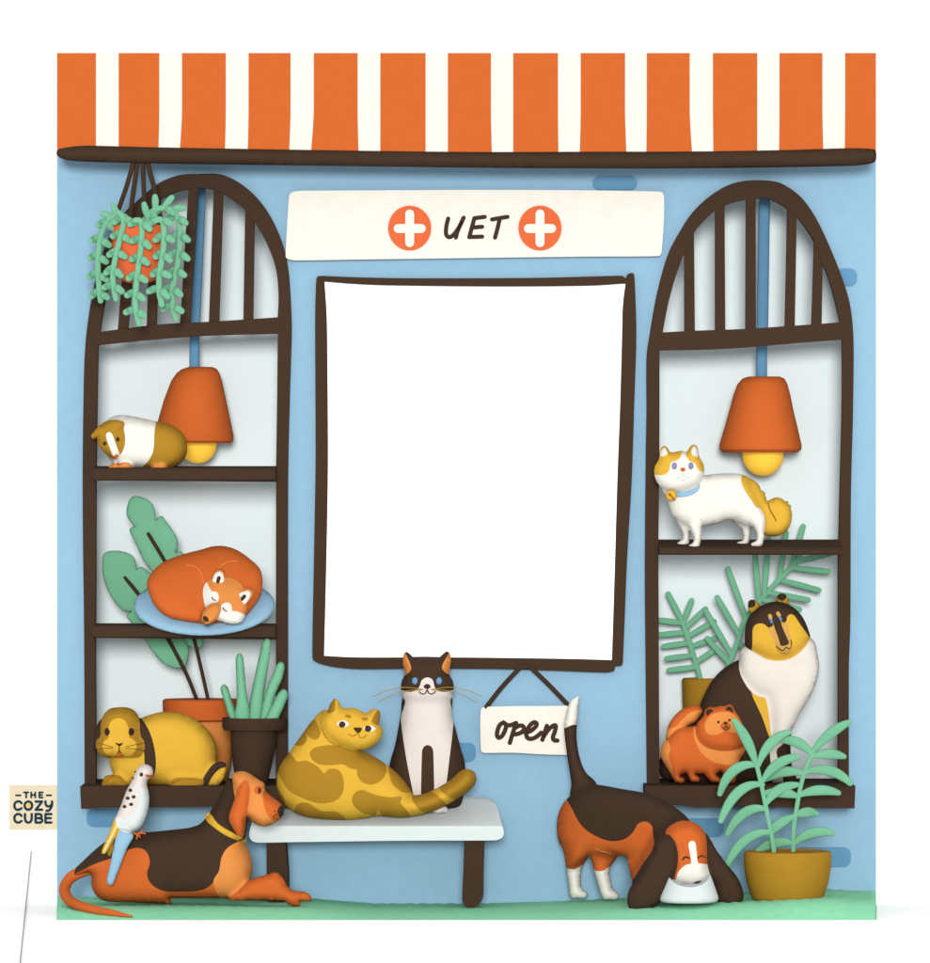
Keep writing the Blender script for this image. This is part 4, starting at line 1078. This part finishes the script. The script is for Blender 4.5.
# palm in the right window
r = thing('palm_plant', 'feathery palm in a mustard pot behind the collie', 'plant', W(708, 784, 0.28))
pot(r, [(679, 24), (678, 26.5), (679.5, 28), (700, 27.5), (740, 26), (775, 23.5), (782.5, 22), (782.6, 18)], 710, 0.28, 'mustard', soil_row=681, soil_r=25)
def frond(stem, leaflets, Y, w=5.6, sw=5.2):
    items = [([(*p, 0) for p in P('J', stem)], [sw / 2 * .9] + [sw / 2] * (len(stem) - 1))]
    for i, (a, c) in enumerate(leaflets):
        (ax, ay), (cx_, cy_) = P('J', [a, c])
        m = ((ax + cx_) / 2, (ay + cy_) / 2)
        fo_ = 7 * math.sin(i * 1.9)
        items.append(([(ax, ay, 0), (m[0], m[1], fo_ * .6), (cx_, cy_, fo_)], [w / 2 * .85, w / 2 * 1.12, w / 2]))
    leafy(r, 'frond', items, Y)
frond([(275, 470), (262, 420), (240, 350), (220, 290), (205, 245)],
      [((207, 245), (148, 132)), ((205, 245), (115, 233)), ((225, 280), (108, 292)), ((235, 320), (132, 336)), ((245, 370), (142, 382)), ((258, 415), (152, 428)),
       ((208, 240), (240, 158)), ((215, 265), (292, 190)), ((228, 295), (325, 238)), ((238, 335), (330, 305)), ((252, 400), (335, 345))], 0.26)
frond([(350, 470), (385, 400), (420, 310), (450, 225), (520, 140), (570, 85), (625, 30), (660, -10)],
      [((395, 370), (295, 200)), ((425, 295), (337, 145)), ((450, 225), (380, 35)), ((500, 165), (483, -50)), ((520, 140), (535, -80)), ((580, 70), (605, -105)), ((625, 30), (672, -130)),
       ((630, 30), (766, 45)), ((650, 5), (790, -30)), ((575, 75), (733, 118)), ((530, 125), (690, 155)), ((505, 150), (655, 192)), ((385, 400), (300, 305)), ((420, 320), (445, 345))], 0.22)

# leafy plant in the big mustard pot
r = thing('leafy_pot_plant', 'long leaved green plant in a wide mustard pot on the lawn', 'plant', W(787.6, 902, -0.44))
pot(r, [(852, 38), (850.8, 40), (851.5, 43), (856, 44), (868, 43.3), (882, 41), (895, 37), (901, 33.5), (902.5, 30)], 787.6, -0.44, 'mustard', soil_row=853.5, soil_r=39)
def spray(stem, leaves, Y, f0):
    items = [([(*p, f0) for p in P('K', stem)], 2.3)]
    for i, (a, m, c) in enumerate(leaves):
        q = bez(*P('K', [a, m, c]))
        fo_ = 14 * math.sin(i * 2.3 + 1)
        pts = [(x, y, f0 + fo_ * (k / 8) ** 1.2) for k, (x, y) in enumerate(q)]
        rad = [2.2, 3.3, 4.3, 5.0, 5.3, 5.2, 4.8, 4.0, 2.9]
        items.append((pts, rad))
    leafy(r, 'frond', items, Y)
spray([(520, 640), (510, 570), (490, 470), (470, 370), (450, 285)],
      [((450, 290), (420, 190), (364, 118)), ((458, 290), (490, 190), (575, 163)), ((460, 290), (350, 270), (310, 402)), ((475, 365), (370, 350), (310, 503)), ((490, 460), (400, 440), (340, 557)), ((510, 550), (400, 540), (335, 680)),
       ((475, 350), (520, 270), (606, 256)), ((488, 440), (520, 375), (608, 368))], -0.44, 8)
spray([(595, 640), (597, 540), (608, 460), (630, 350), (670, 240)],
      [((668, 245), (730, 160), (810, 124)), ((668, 250), (620, 190), (552, 196)), ((665, 258), (730, 240), (793, 260)), ((642, 320), (740, 285), (813, 360)), ((636, 325), (560, 300), (485, 350)), ((618, 410), (690, 375), (770, 400)),
       ((614, 415), (560, 390), (488, 398)), ((604, 485), (650, 470), (686, 482)), ((602, 490), (540, 510), (495, 560)), ((596, 600), (660, 535), (746, 555)), ((598, 595), (530, 580), (462, 625))], -0.44, -6)
